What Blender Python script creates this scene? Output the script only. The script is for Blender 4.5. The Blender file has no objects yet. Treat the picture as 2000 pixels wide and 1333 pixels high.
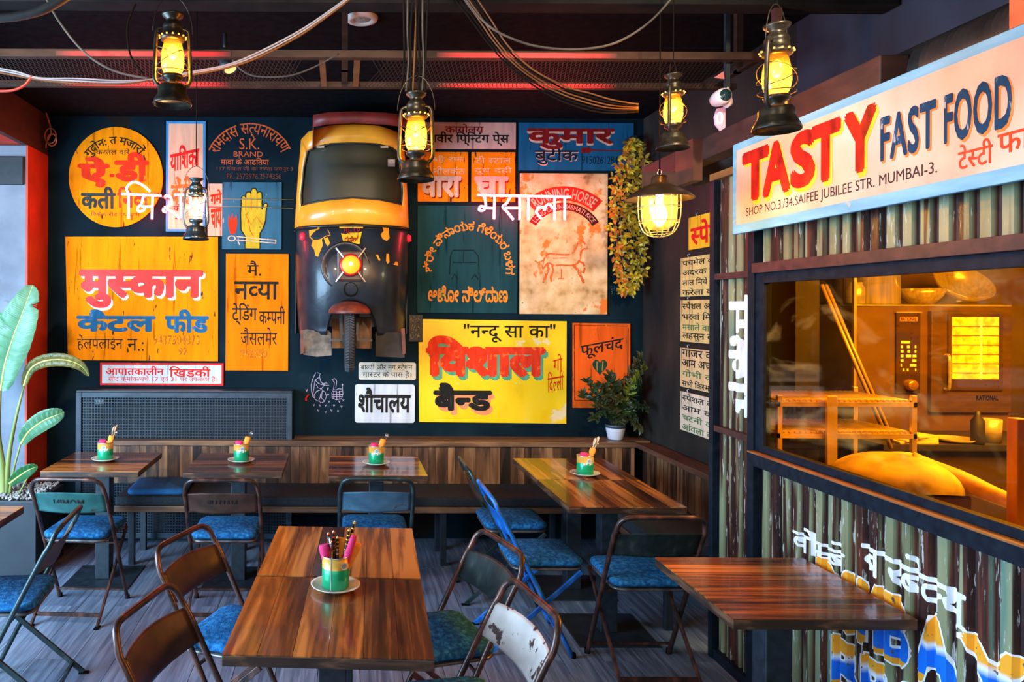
import bpy, bmesh, math, random
from mathutils import Vector, Matrix
random.seed(7)
PI = math.pi
S = bpy.context.scene
C = S.collection
# ------------------------------------------------------------------ camera
F, CX, CY, H = 1450.0, 665.0, 605.0, 1.73      # focal length in px of a 2000 px frame, vanishing point, eye height
cam = bpy.data.cameras.new('camera'); co = bpy.data.objects.new('camera', cam); C.objects.link(co)
cam.sensor_width = 36; cam.lens = F/2000*36
cam.shift_x = (1000-CX)/2000; cam.shift_y = (CY-666.5)/2000
cam.clip_start = .05
co.matrix_world = Matrix.Translation((0, 0, H)) @ Matrix.Rotation(PI/2, 4, 'X') @ Matrix.Rotation(.0045, 4, 'Z')
S.camera = co
# ------------------------------------------------------------------ world, large lights, exposure
wd = bpy.data.worlds.new('world'); S.world = wd; wd.use_nodes = True
bg = wd.node_tree.nodes['Background']; bg.inputs[0].default_value = (.45, .62, 1, 1); bg.inputs[1].default_value = .10
S.view_settings.view_transform = 'Standard'; S.view_settings.look = 'None'
S.view_settings.gamma = 1; S.view_settings.use_curve_mapping = False
S.view_settings.exposure = .84
try:
    S.cycles.use_denoising = True
    S.cycles.max_bounces = 8; S.cycles.transparent_max_bounces = 16
    S.cycles.sample_clamp_indirect = 6
    S.cycles.caustics_reflective = False; S.cycles.caustics_refractive = False
except Exception: pass

def area(name, loc, look, sx, sy, power, col):
    l = bpy.data.lights.new(name, 'AREA'); l.shape = 'RECTANGLE'; l.size = sx; l.size_y = sy
    l.energy = power; l.color = col
    o = bpy.data.objects.new(name, l); C.objects.link(o); o.location = loc
    o.rotation_euler = (Vector(look)-Vector(loc)).to_track_quat('-Z', 'Y').to_euler(); return o
area('daylight_window_left', (-3.5, 2.0, 1.55), (-.6, 3.2, .1), 2.8, 2.3, 370, (.42, .70, 1))
area('added_front_fill', (-.6, -1.6, 2.3), (-.3, 5.6, 1.5), 3.6, 1.8, 26, (1, .84, .64))  # unseen warm fill added behind the viewer for even light on the signs
def spot(loc, look, power, col, deg):
    l = bpy.data.lights.new('added_spot', 'SPOT'); l.energy = power; l.color = col; l.spot_size = math.radians(deg); l.spot_blend = .8; l.shadow_soft_size = .09
    o = bpy.data.objects.new('added_spot', l); C.objects.link(o); o.location = loc; o.rotation_euler = (Vector(look)-Vector(loc)).to_track_quat('-Z', 'Y').to_euler()
# unseen spots added behind the viewer to brighten the painted wall and the booth
for sx_, lx_, pw_ in ((-1.5, -1.35, 230), (0, .1, 150), (1.2, 1.25, 230)): spot((sx_, .9, 3.1), (lx_, 5.6, 1.85), pw_, (1, .78, .52), 44)
spot((-.3, .9, 3.1), (1.86, 2.6, 1.3), 34, (1, .86, .68), 60)

# ------------------------------------------------------------------ materials
def nodes(m): return m.node_tree.nodes, m.node_tree.links
def ramp(n, stops):
    r = n.new('ShaderNodeValToRGB'); e = r.color_ramp.elements
    while len(e) > 1: e.remove(e[-1])
    e[0].position = stops[0][0]; e[0].color = (*stops[0][1], 1)
    for p, c in stops[1:]:
        x = e.new(p); x.color = (*c, 1)
    return r
_mats = {}
def mat(name, col, rough=.5, metal=0, spec=.5, emit=None, es=0, coat=0, alpha=None):
    if name in _mats: return _mats[name]
    m = bpy.data.materials.new(name); m.use_nodes = True; b = m.node_tree.nodes['Principled BSDF']
    b.inputs['Base Color'].default_value = (*col, 1); b.inputs['Roughness'].default_value = rough
    b.inputs['Metallic'].default_value = metal; b.inputs['Specular IOR Level'].default_value = spec
    b.inputs['Coat Weight'].default_value = coat
    if emit: b.inputs['Emission Color'].default_value = (*emit, 1); b.inputs['Emission Strength'].default_value = es
    # a little procedural unevenness everywhere
    n, l = nodes(m)
    tc = n.new('ShaderNodeTexCoord'); nz = n.new('ShaderNodeTexNoise'); nz.inputs['Scale'].default_value = 40
    l.new(tc.outputs['Object'], nz.inputs['Vector'])
    mr = n.new('ShaderNodeMapRange'); mr.inputs['To Min'].default_value = max(0, rough-.08); mr.inputs['To Max'].default_value = min(1, rough+.08)
    l.new(nz.outputs['Fac'], mr.inputs['Value']); l.new(mr.outputs[0], b.inputs['Roughness'])
    _mats[name] = m; return m
def noisy(name, stops, scale=(8, 8, 8), detail=6, rough=.6, metal=0, bump=.1, spec=.5, rnd=False, coat=0, chips=None, dist=0, bscale=None):
    """colour ramp over a stretched noise; chips=(colour, threshold, scale vector) lays worn patches on top"""
    if name in _mats: return _mats[name]
    m = bpy.data.materials.new(name); m.use_nodes = True; n, l = nodes(m); b = n['Principled BSDF']
    b.inputs['Roughness'].default_value = rough; b.inputs['Metallic'].default_value = metal
    b.inputs['Specular IOR Level'].default_value = spec; b.inputs['Coat Weight'].default_value = coat
    tc = n.new('ShaderNodeTexCoord'); mp = n.new('ShaderNodeMapping'); mp.inputs['Scale'].default_value = scale
    src = tc.outputs['Object']
    if rnd:
        oi = n.new('ShaderNodeObjectInfo'); mu = n.new('ShaderNodeMath'); mu.operation = 'MULTIPLY'; mu.inputs[1].default_value = 37
        l.new(oi.outputs['Random'], mu.inputs[0]); ad = n.new('ShaderNodeVectorMath'); ad.operation = 'ADD'
        l.new(src, ad.inputs[0]); l.new(mu.outputs[0], ad.inputs[1]); src = ad.outputs[0]
    l.new(src, mp.inputs['Vector'])
    nz = n.new('ShaderNodeTexNoise'); nz.inputs['Scale'].default_value = 1; nz.inputs['Detail'].default_value = detail
    nz.inputs['Distortion'].default_value = dist
    l.new(mp.outputs[0], nz.inputs['Vector']); r = ramp(n, stops)
    fac = nz.outputs['Fac']
    if rnd:
        a2 = n.new('ShaderNodeMath'); a2.operation = 'MULTIPLY_ADD'; a2.inputs[1].default_value = float(rnd); a2.inputs[2].default_value = -float(rnd)/2
        l.new(oi.outputs['Random'], a2.inputs[0]); a3 = n.new('ShaderNodeMath'); a3.operation = 'ADD'
        l.new(a2.outputs[0], a3.inputs[0]); l.new(fac, a3.inputs[1]); fac = a3.outputs[0]
    l.new(fac, r.inputs[0]); colo = r.outputs[0]
    if chips:
        for (cc, th, sc) in chips:
            mp2 = n.new('ShaderNodeMapping'); mp2.inputs['Scale'].default_value = sc; l.new(src, mp2.inputs['Vector'])
            n2 = n.new('ShaderNodeTexNoise'); n2.inputs['Scale'].default_value = 1; n2.inputs['Detail'].default_value = 8; n2.inputs['Roughness'].default_value = .65
            l.new(mp2.outputs[0], n2.inputs['Vector'])
            r2 = ramp(n, [(th, (0, 0, 0)), (th+.035, (1, 1, 1))]); l.new(n2.outputs['Fac'], r2.inputs[0])
            mx = n.new('ShaderNodeMix'); mx.data_type = 'RGBA'; l.new(r2.outputs[0], mx.inputs[0]); l.new(colo, mx.inputs[6]); mx.inputs[7].default_value = (*cc, 1)
            colo = mx.outputs[2]
    l.new(colo, b.inputs['Base Color'])
    if bump:
        bp = n.new('ShaderNodeBump'); bp.inputs['Strength'].default_value = bump; bp.inputs['Distance'].default_value = .01
        if bscale:
            n3 = n.new('ShaderNodeTexNoise'); n3.inputs['Scale'].default_value = bscale; n3.inputs['Detail'].default_value = 5; l.new(src, n3.inputs['Vector']); l.new(n3.outputs['Fac'], bp.inputs['Height'])
        else: l.new(nz.outputs['Fac'], bp.inputs['Height'])
        l.new(bp.outputs[0], b.inputs['Normal'])
    _mats[name] = m; return m
def dk(c, k): return tuple(max(0, x*k) for x in c)
def signpaint(name, col, chip=(.03, .02, .015), th=.66, th2=.70, rough=.5, var=.75, chip2=None):
    """hand painted sheet metal: brush streaks and flaked spots"""
    return noisy(name, [(.3, dk(col, var)), (.55, col), (.75, tuple(min(1, x*1.12) for x in col))], (14, 14, 2.5), 6, rough+.15, 0, .08, .02,
                 chips=[(chip, th, (26, 26, 7)), (chip2 or chip, th2, (60, 60, 55)), (dk(col, .45), .60, (34, 34, 2.2))])
def paintmat(name, col, fade=None, th=.6, sc=(30, 30, 14), rough=.5):
    """brushed lettering paint, worn in spots to the colour beneath"""
    ch = [(fade, th, sc)] if fade else None
    return noisy('paint_'+name, [(.3, dk(col, .75)), (.6, col), (.8, tuple(min(1, x*1.25+.02) for x in col))], (30, 30, 8), 4, rough+.1, 0, 0, .04, chips=ch)
def emis(name, col, s, var=0):
    if name in _mats: return _mats[name]
    m = bpy.data.materials.new(name); m.use_nodes = True; n, l = nodes(m)
    b = n['Principled BSDF']; b.inputs['Base Color'].default_value = (*[min(1, c) for c in col], 1)
    b.inputs['Emission Color'].default_value = (*col, 1); b.inputs['Emission Strength'].default_value = s
    if var:
        tc = n.new('ShaderNodeTexCoord'); nz = n.new('ShaderNodeTexNoise'); nz.inputs['Scale'].default_value = var; nz.inputs['Detail'].default_value = 3
        l.new(tc.outputs['Object'], nz.inputs['Vector'])
        r = ramp(n, [(.40, (.15, .15, .15)), (.60, (1, 1, 1))]); l.new(nz.outputs['Fac'], r.inputs[0])
        mu = n.new('ShaderNodeMath'); mu.operation = 'MULTIPLY'; mu.inputs[1].default_value = s; l.new(r.outputs[0], mu.inputs[0]); l.new(mu.outputs[0], b.inputs['Emission Strength'])
    _mats[name] = m; return m
def glass(name, tint, gloss=.08, transl=0, rough=.03, scratch=0):
    """thin pane: tinted clear film with a reflecting coat"""
    m = bpy.data.materials.new(name); m.use_nodes = True; n, l = nodes(m); n.remove(n['Principled BSDF'])
    out = n['Material Output']; t = n.new('ShaderNodeBsdfTransparent'); t.inputs[0].default_value = (*tint, 1)
    g = n.new('ShaderNodeBsdfGlossy'); g.inputs['Roughness'].default_value = rough
    ge = n.new('ShaderNodeNewGeometry'); dt = n.new('ShaderNodeVectorMath'); dt.operation = 'DOT_PRODUCT'; l.new(ge.outputs['Incoming'], dt.inputs[0]); l.new(ge.outputs['Normal'], dt.inputs[1])
    ab = n.new('ShaderNodeMath'); ab.operation = 'ABSOLUTE'; l.new(dt.outputs['Value'], ab.inputs[0]); om = n.new('ShaderNodeMath'); om.operation = 'SUBTRACT'; om.inputs[0].default_value = 1; l.new(ab.outputs[0], om.inputs[1])
    pw = n.new('ShaderNodeMath'); pw.operation = 'POWER'; pw.inputs[1].default_value = 5; l.new(om.outputs[0], pw.inputs[0]); fr = pw
    ma = n.new('ShaderNodeMath'); ma.operation = 'MULTIPLY_ADD'; ma.inputs[1].default_value = 1; ma.inputs[2].default_value = gloss*.3; l.new(fr.outputs[0], ma.inputs[0])
    base = t.outputs[0]
    if transl:
        tr = n.new('ShaderNodeBsdfTranslucent'); tr.inputs[0].default_value = (*tint, 1)
        mx = n.new('ShaderNodeMixShader'); mx.inputs[0].default_value = transl; l.new(base, mx.inputs[1]); l.new(tr.outputs[0], mx.inputs[2]); base = mx.outputs[0]
    if scratch:
        tc = n.new('ShaderNodeTexCoord'); mp = n.new('ShaderNodeMapping'); mp.inputs['Scale'].default_value = (3, 2.2, 5); l.new(tc.outputs['Object'], mp.inputs[0])
        nz = n.new('ShaderNodeTexNoise'); nz.inputs['Scale'].default_value = 1; nz.inputs['Detail'].default_value = 7; nz.inputs['Distortion'].default_value = 1.5; l.new(mp.outputs[0], nz.inputs[0])
        r = ramp(n, [(.55, (0, 0, 0)), (.72, (scratch,)*3)]); l.new(nz.outputs['Fac'], r.inputs[0])
        df = n.new('ShaderNodeBsdfDiffuse'); df.inputs[0].default_value = (*[min(1, x*.8+.1) for x in tint], 1)
        mx = n.new('ShaderNodeMixShader'); l.new(r.outputs[0], mx.inputs[0]); l.new(base, mx.inputs[1]); l.new(df.outputs[0], mx.inputs[2]); base = mx.outputs[0]
    mx = n.new('ShaderNodeMixShader'); l.new(ma.outputs[0], mx.inputs[0]); l.new(base, mx.inputs[1]); l.new(g.outputs[0], mx.inputs[2])
    l.new(mx.outputs[0], out.inputs[0]); _mats[name] = m; return m

# ------------------------------------------------------------------ mesh helpers
WL = {}                                         # world location of every object (before roots are moved)
class MB:
    def __init__(s): s.v = []; s.f = []; s.sm = []
    def add(s, vs, fs, smooth=False):
        o = len(s.v); s.v += [tuple(v) for v in vs]; s.f += [tuple(i+o for i in f) for f in fs]; s.sm += [smooth]*len(fs); return s
    def box(s, c, d, rz=0, M=None):
        x, y, z = d[0]/2, d[1]/2, d[2]/2
        vs = [Vector((a*x, b*y, e*z)) for a in (-1, 1) for b in (-1, 1) for e in (-1, 1)]
        R = M or Matrix.Rotation(rz, 3, 'Z'); c = Vector(c)
        return s.add([R@v+c for v in vs], [(0, 1, 3, 2), (4, 6, 7, 5), (0, 4, 5, 1), (2, 3, 7, 6), (0, 2, 6, 4), (1, 5, 7, 3)])
    def bb(s, x0, x1, y0, y1, z0, z1): return s.box(((x0+x1)/2, (y0+y1)/2, (z0+z1)/2), (abs(x1-x0), abs(y1-y0), abs(z1-z0)))
    def bar(s, a, b, w, t):
        a = Vector(a); b = Vector(b); d = b-a; q = d.to_track_quat('Z', 'Y').to_matrix()
        return s.box((a+b)/2, (w, t, d.length), M=q)
    def tube(s, pts, r, seg=8, closed=False, cap=True, sy=1.0):
        pts = [Vector(p) for p in pts]; n = len(pts); vs = []; up = None
        for i, p in enumerate(pts):
            if closed: d = pts[(i+1) % n]-pts[i-1]
            else: d = pts[min(i+1, n-1)]-pts[max(i-1, 0)]
            d.normalize()
            if up is None:
                up = Vector((0, 0, 1)) if abs(d.z) < .9 else Vector((0, 1, 0))
            x = d.cross(up)
            if x.length < 1e-4: x = d.cross(Vector((1, 0, 0)))
            x.normalize(); up = x.cross(d).normalized()
            rr = r[i] if isinstance(r, (list, tuple)) else r
            for k in range(seg):
                a = 2*PI*k/seg; vs.append(p+x*math.cos(a)*rr+up*math.sin(a)*rr*sy)
        fs = []
        for i in range(n if closed else n-1):
            j = (i+1) % n
            for k in range(seg): k2 = (k+1) % seg; fs.append((i*seg+k, i*seg+k2, j*seg+k2, j*seg+k))
        s.add(vs, fs, True)
        if cap and not closed:
            o = len(s.v)-len(vs)
            s.f += [tuple(o+k for k in range(seg))[::-1], tuple(o+(n-1)*seg+k for k in range(seg))]; s.sm += [False]*2
        return s
    def lathe(s, prof, c=(0, 0, 0), seg=24, M=None, smooth=True, a0=0, a1=2*PI):
        c = Vector(c); vs = []; full = abs(a1-a0-2*PI) < 1e-6; m = seg if full else seg+1
        for (r, z) in prof:
            for k in range(m):
                a = a0+(a1-a0)*k/seg; v = Vector((r*math.cos(a), r*math.sin(a), z)); vs.append((M@v if M else v)+c)
        fs = [(i*m+k, i*m+(k+1) % m, (i+1)*m+(k+1) % m, (i+1)*m+k) for i in range(len(prof)-1) for k in range(seg)]
        return s.add(vs, fs, smooth)
    def prism(s, pts, f, d):
        """polygon pts (2-D) mapped by f(u,v,w) from w=0 to w=d"""
        n = len(pts); vs = [f(u, v, 0) for u, v in pts]+[f(u, v, d) for u, v in pts]
        return s.add(vs, [tuple(range(n)), tuple(range(n, 2*n))[::-1]]+[(i, (i+1) % n, n+(i+1) % n, n+i) for i in range(n)])
    def grid(s, rows, smooth=True):
        n = len(rows[0]); vs = [p for r in rows for p in r]
        return s.add(vs, [(i*n+k, i*n+k+1, (i+1)*n+k+1, (i+1)*n+k) for i in range(len(rows)-1) for k in range(n-1)], smooth)
    def obj(s, name, m, parent=None, bevel=0, solid=0, org=None):
        return mkobj(name, s.v, s.f, m, parent, s.sm, bevel, solid, org)
def mkobj(name, v, f, m, parent=None, sm=None, bevel=0, solid=0, org=None, me=None):
    xs = [p[0] for p in v]; ys = [p[1] for p in v]; zs = [p[2] for p in v]
    o0 = Vector(org) if org is not None else Vector(((min(xs)+max(xs))/2, (min(ys)+max(ys))/2, min(zs)))
    me = bpy.data.meshes.new(name); me.from_pydata([tuple(Vector(p)-o0) for p in v], [], f)
    if sm and any(sm): me.polygons.foreach_set('use_smooth', sm)
    for mm in (m if isinstance(m, list) else [m]): me.materials.append(mm)
    me.update()
    o = bpy.data.objects.new(name, me); C.objects.link(o); put(o, o0, parent)
    if bevel:
        b = o.modifiers.new('bevel', 'BEVEL'); b.width = bevel; b.segments = 2; b.limit_method = 'ANGLE'
    if solid:
        b = o.modifiers.new('solid', 'SOLIDIFY'); b.thickness = solid; b.offset = 0
    return o
def put(o, loc, parent):
    WL[o.name] = Vector(loc)
    if parent: o.parent = parent; o.location = Vector(loc)-WL[parent.name]
    else: o.location = loc
def tag(o, label=None, cat=None, group=None, kind=None):
    if label: o['label'] = label
    if cat: o['category'] = cat
    if group: o['group'] = group
    if kind: o['kind'] = kind
    return o
def thing(name, loc, label=None, cat=None, group=None):
    o = bpy.data.objects.new(name, None); C.objects.link(o); o.empty_display_size = .1; put(o, loc, None); return tag(o, label, cat, group)
def struct(o): o['kind'] = 'structure'; return o
def copy_tree(o, parent=None, swap=None):
    c = o.copy(); C.objects.link(c); c.parent = parent
    for ch in list(o.children): copy_tree(ch, c)
    return c
def place(o, x, y, rz=0, z=0): o.location = (x, y, z); o.rotation_euler = (0, 0, rz); return o
# pixel <-> plane helpers (measurement of where each thing really stands)
def W(px, py, Y): return Vector(((px-CX)*Y/F, Y, H-(py-CY)*Y/F))
def zat(py, Y): return H-(py-CY)*Y/F
def xat(px, Y): return (px-CX)*Y/F
def smooth_pts(p, k=4):
    """Catmull-Rom through the points"""
    p = [Vector(q) for q in p]; out = []
    for i in range(len(p)-1):
        a = p[max(i-1, 0)]; b = p[i]; c = p[i+1]; d = p[min(i+2, len(p)-1)]
        for j in range(k):
            t = j/k; out.append(.5*((2*b)+(c-a)*t+(2*a-5*b+4*c-d)*t*t+(3*b-a-3*c+d)*t**3))
    out.append(p[-1]); return out

# ------------------------------------------------------------------ lettering
_g = {}
def _outline(t, bold):
    c = bpy.data.curves.new('t', 'FONT'); c.body = t; c.size = 1; c.offset = bold; c.resolution_u = 3
    o = bpy.data.objects.new('t', c); C.objects.link(o)
    me = bpy.data.meshes.new_from_object(o.evaluated_get(bpy.context.evaluated_depsgraph_get()))
    v = [(p.co.x, p.co.y) for p in me.vertices]; f = [tuple(p.vertices) for p in me.polygons]
    bpy.data.objects.remove(o); bpy.data.curves.remove(c); bpy.data.meshes.remove(me); return v, f
def glyph(ch, bold):
    k = (ch, bold)
    if k in _g: return _g[k]
    if ch == ' ': _g[k] = ([], [], .3); return _g[k]
    if ch[0] == '~':
        v, f, a = glyph(ch[1], bold); cut = a-.19
        bm = bmesh.new(); vs = [bm.verts.new((x, y, 0)) for x, y in v]
        for q in f:
            try: bm.faces.new([vs[i] for i in q])
            except ValueError: pass
        bmesh.ops.bisect_plane(bm, geom=bm.verts[:]+bm.edges[:]+bm.faces[:], plane_co=(cut, 0, 0), plane_no=(1, 0, 0), clear_outer=True)
        bm.verts.index_update(); v = [(p.co.x, p.co.y) for p in bm.verts]; f = [tuple(p.index for p in q.verts) for q in bm.faces]; bm.free()
        _g[k] = (v, f, cut); return _g[k]
    v, f = _outline(ch, bold); w, _ = _outline('|'+ch+'WWW', 0); w0, _ = _outline('|WWW', 0)
    a = max(p[0] for p in w)-max(p[0] for p in w0)
    _g[k] = (v, f, a); return _g[k]
def tokens(t):
    """Devanagari spelling -> left to right glyph list: half letters, i-sign before its cluster, reph after it"""
    K = lambda c: '\u0915' <= c <= '\u0939' or c in '\u0958\u095c\u095d'
    out = []; i = 0; n = len(t)
    while i < n:
        c = t[i]
        if c == '~': out.append(t[i:i+2]); i += 2; continue
        if not K(c): out.append(c); i += 1; continue
        cl = []; reph = False
        if c == '\u0930' and i+2 < n and t[i+1] == '\u094d' and K(t[i+2]): reph = True; i += 2
        while True:
            if i+2 < n and t[i+1] == '\u094d' and K(t[i+2]):
                if t[i+2] == '\u0930': cl += [t[i], '\u094d']; i += 3; break
                cl.append('~'+t[i]); i += 2
            else: cl.append(t[i]); i += 1; break
        if i < n and t[i] == '\u093c': i += 1
        ms = []
        while i < n and ('\u093e' <= t[i] <= '\u094c' or t[i] in '\u0902\u0901'): ms.append(t[i]); i += 1
        if '\u093f' in ms:
            ms.remove('\u093f'); cl.insert(0, '\u093f')
            while len(out) and out[-1][0] == '~': cl.insert(1, out.pop())
        out += cl+ms+(['\u0947'] if reph else [])
    return out
def layout(t, bold=0):
    V = []; Fc = []; x = 0; gi = 0
    sh = [(0, 0)] if bold <= .006 else [(math.cos(a*PI/(4 if bold > .025 else 2)+.4)*bold, math.sin(a*PI/(4 if bold > .025 else 2)+.4)*bold) for a in range(8 if bold > .025 else 4)]+([(math.cos(a*PI/2+.4)*bold*.5, math.sin(a*PI/2+.4)*bold*.5) for a in range(4)] if bold > .05 else [])
    for ch in tokens(t):
        v, f, a = glyph(ch, 0)
        gi += 1
        for si, (dx, dy) in enumerate(sh):
            lf = (si*3+gi % 3)*1.4e-5
            o = len(V); V += [(p[0]+x+dx, p[1]+dy, lf) for p in v]; Fc += [tuple(q+o for q in g) for g in f]
        x += a+(bold*.9 if a > .3 and not '\u0900' <= ch[-1] <= '\u0fff' else 0)
    return V, Fc
def fit(t, box, bold=0, xf=None, skew=0, rise=0):
    """lay the words out and stretch them to box = (u0, v0, u1, v1) with v downward as in a picture"""
    V, Fc = layout(t, bold)
    x0 = min(p[0] for p in V); x1 = max(p[0] for p in V); y0 = min(p[1] for p in V); y1 = max(p[1] for p in V)
    out = []
    for x, y, lf in V:
        a = (x-x0)/(x1-x0); b = (y-y0)/(y1-y0)
        out.append((box[0]+(box[2]-box[0])*a+skew*b, box[3]+(box[1]-box[3])*b-rise*a, lf))
    return out, Fc
def arcfit(t, c, r, h, a0, a1, bold=0):
    """words on a circle about c; r = radius of the letter feet, angles in degrees clockwise from the top"""
    V, Fc = layout(t, bold)
    x0 = min(p[0] for p in V); x1 = max(p[0] for p in V); y1 = max(p[1] for p in V); out = []
    for x, y, lf in V:
        a = math.radians(a0+(a1-a0)*(x-x0)/(x1-x0)); rr = r+h*y/y1
        out.append((c[0]+rr*math.sin(a), c[1]-rr*math.cos(a), lf))
    return out, Fc
YW = 5.6                                       # back wall
def flat(vf, m, parent, Y, name='lettering', off=(0, 0)):
    v, f = vf
    return mkobj(name, [W(p[0]+off[0], p[1]+off[1], Y)-Vector((0, p[2] if len(p) > 2 else 0, 0)) for p in v], f, m, parent)
def ribbon(pts, w, closed=False):
    """flat brush stroke through pixel points"""
    p = [Vector(q) for q in pts]; n = len(p); v = []
    for i in range(n):
        d = (p[(i+1) % n]-p[i-1]) if closed else (p[min(i+1, n-1)]-p[max(i-1, 0)])
        d = d.normalized() if d.length else Vector((1, 0)); q = Vector((-d.y, d.x))*w/2
        v += [tuple(p[i]+q), tuple(p[i]-q)]
    f = [(2*i, 2*i+1, (2*i+3) % (2*n), (2*i+2) % (2*n)) for i in range(n if closed else n-1)]
    return v, f
def join2(*vfs):
    V = []; Fc = []
    for i_, (v, f) in enumerate(vfs):
        o = len(V); V += [(p[0], p[1], (p[2] if len(p) > 2 else 0)+i_*2e-5) for p in v]; Fc += [tuple(i+o for i in q) for q in f]
    return V, Fc
def polyf(pts): return list(pts), [tuple(range(len(pts)))]
# ================================================================== STRUCTURE
M_wall = noisy('wall_black_teal', [(.3, (.003, .008, .011)), (.55, (.005, .014, .021)), (.8, (.010, .026, .034))], (2.2, 2.2, 2.2), 8, .8, 0, .12, .04,
               chips=[((.30, .32, .32), .765, (34, 34, 34)), ((.018, .012, .008), .60, (1.3, 1.3, 1.3))], bscale=30)
M_wallr = noisy('wall_black_brown', [(.3, (.010, .010, .010)), (.6, (.026, .020, .016)), (.8, (.05, .035, .026))], (4, 4, 2), 8, .7, 0, .3, .15,
                chips=[((.16, .13, .10), .735, (30, 30, 9))], bscale=18)
M_ceil = noisy('ceiling_black', [(.3, (.0015, .0025, .0032)), (.7, (.005, .0075, .009))], (20, 20, 20), 6, .9, 0, .3, .05)
M_brown = noisy('beam_brown', [(.3, (.022, .008, .006)), (.7, (.06, .022, .014))], (6, 6, 20), 6, .6, 0, .1)
M_navy = noisy('wall_navy', [(.3, (.006, .011, .022)), (.7, (.012, .022, .042))], (5, 5, 5), 6, .7, 0, .1)
M_red = noisy('pier_orange_red', [(.3, (.42, .028, .006)), (.7, (.62, .050, .008))], (5, 5, 5), 6, .6, 0, .1)
M_conc = noisy('concrete_white', [(.3, (.14, .16, .20)), (.7, (.24, .27, .32))], (4, 4, 4), 8, .9, 0, .1, chips=[((.15, .16, .19), .62, (3, 3, 3))])
M_kit = noisy('kitchen_wall', [(.3, (.10, .07, .03)), (.6, (.20, .14, .05)), (.8, (.30, .20, .07))], (1.6, 1.6, 1.6), 5, .5, 0, .05)
M_floorb = mat('floor_joint', (.04, .045, .055), .8)
M_plank = noisy('floor_plank', [(.3, (.075, .095, .14)), (.5, (.145, .175, .24)), (.72, (.26, .30, .38))], (44, 2.6, 10), 9, .38, 0, .25, .5, rnd=.16, dist=.6)
fl = struct(MB().bb(-4.2, 5.4, -2, 5.8, -.1, 0).obj('floor', M_floorb))
pm = None
for i in range(28):
    x0 = -3.3+i*.2; y0 = .4-(.65 if i % 2 else 0)
    while y0 < 5.55:
        y1 = min(y0+1.3, 5.6)
        if pm is None or y1-y0 < 1.29:
            o = MB().bb(x0+.0015, x0+.1985, y0+.0015, y1-.0015, 0, .006).obj('plank', M_plank, fl)
            if pm is None: pm = o.data
        else:
            o = bpy.data.objects.new('plank', pm); C.objects.link(o); put(o, (x0+.1, (y0+y1)/2, 0), fl)
        y0 += 1.3
wall = struct(MB().bb(-3.4, 2.28, 5.6, 5.75, 0, 3.2).obj('wall_back', M_wall))
wr = struct(MB().bb(2.28, 2.4, 3.72, 5.75, 0, 3.2).obj('wall_right', M_wallr))
struct(MB().bb(2.28, 2.4, -1, 3.72, 2.42, 3.2).obj('wall_right_upper', M_navy))
struct(MB().bb(-3.5, 5.4, -1.2, 5.75, 3.18, 3.3).obj('ceiling', M_ceil))
struct(MB().bb(-2.225, -2.21, 5.24, 5.6, 0, 2.88).obj('wall_left', M_red))
struct(MB().bb(-2.25, -2.211, 1.0, 5.6, 2.88, 3.18).obj('trim_1', M_brown))
# orange soffit board under the header and the white concrete pier outside it
struct(MB().bb(-3.4, -2.25, 1.0, 5.6, 2.885, 2.95).obj('trim_2', M_red))
pier = struct(MB().bb(-3.4, -2.226, 5.245, 5.55, 0, 2.88).obj('wall_left_return', M_conc))
MB().bb(-3.0, -2.235, 5.22, 5.244, 2.60, 2.80).obj('recess_panel', mat('recess_black', (.01, .012, .016), .6), pier, bevel=.008)
# kitchen shell
struct(MB().bb(2.4, 5.4, 5.1, 5.25, 0, 2.38).obj('wall_kitchen_back', M_kit))
struct(MB().bb(5.2, 5.35, .6, 5.1, 0, 2.38).obj('wall_kitchen_right', M_kit))
struct(MB().bb(1.92, 5.3, .6, 3.70, 2.38, 2.42).obj('ceiling_kitchen', M_kit)); struct(MB().bb(2.4, 5.3, 3.70, 5.2, 2.38, 2.42).obj('ceiling_kitchen', M_kit))
struct(MB().bb(1.95, 5.3, .55, .65, 0, 2.38).obj('wall_kitchen_front', M_kit))

# ================================================================== KITCHEN KIOSK
XK = 1.86
def KY(px, X=XK): return X*F/(px-CX)
def KP(px, py, X=XK):
    Y = KY(px, X); return Y, zat(py, Y)
ksc = XK/1.8
kb = noisy('kiosk_black_steel', [(.3, (.004, .007, .012)), (.7, (.009, .015, .024))], (30, 30, 30), 4, .5, 0, .05, .12)
kbr = noisy('kiosk_rust_steel', [(.3, (.028, .009, .010)), (.7, (.075, .024, .020))], (20, 20, 20), 5, .5, 0, .1)
kor = noisy('kiosk_edge_orange', [(.3, (.16, .05, .015)), (.7, (.34, .13, .03))], (20, 8, 20), 5, .5, 0, .1)
kiosk = thing('kitchen_kiosk', (XK, 2.3, 0), 'kitchen booth clad in rusty sage corrugated sheet with a wide amber window', 'booth')
def kobj(mb, n, m, bevel=.002): return mb.obj(n, m, kiosk, bevel=bevel)
YF = KY(1389); YP = KY(1470); YN = .9
zt = 1.73+(605-352)*YF/F; z1, z2 = 1.885, 1.15
for y, w in ((YF-.02, .04), (YP, .05)): kobj(MB().bb(XK-.01, XK+.05, y-w/2, y+w/2, 0, zt), 'post', kb)
kobj(MB().bb(XK-.012, XK+.05, YN, YF, zt-.0, zt+.035), 'top_rail', kor)  # orange of the top rail stands for warm light falling on it
kobj(MB().bb(XK-.006, XK+.05, YP, YF-.04, z1-.0, z1+.03), 'cross_rail', kbr)
kobj(MB().bb(XK-.006, XK+.05, YP, YF-.04, z2-.015, z2+.015), 'cross_rail', kbr)
kobj(MB().bb(XK-.02, XK+.05, YN, YP-.025, 1.90, 1.945), 'window_header', kbr)
zs = 1.055
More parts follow.
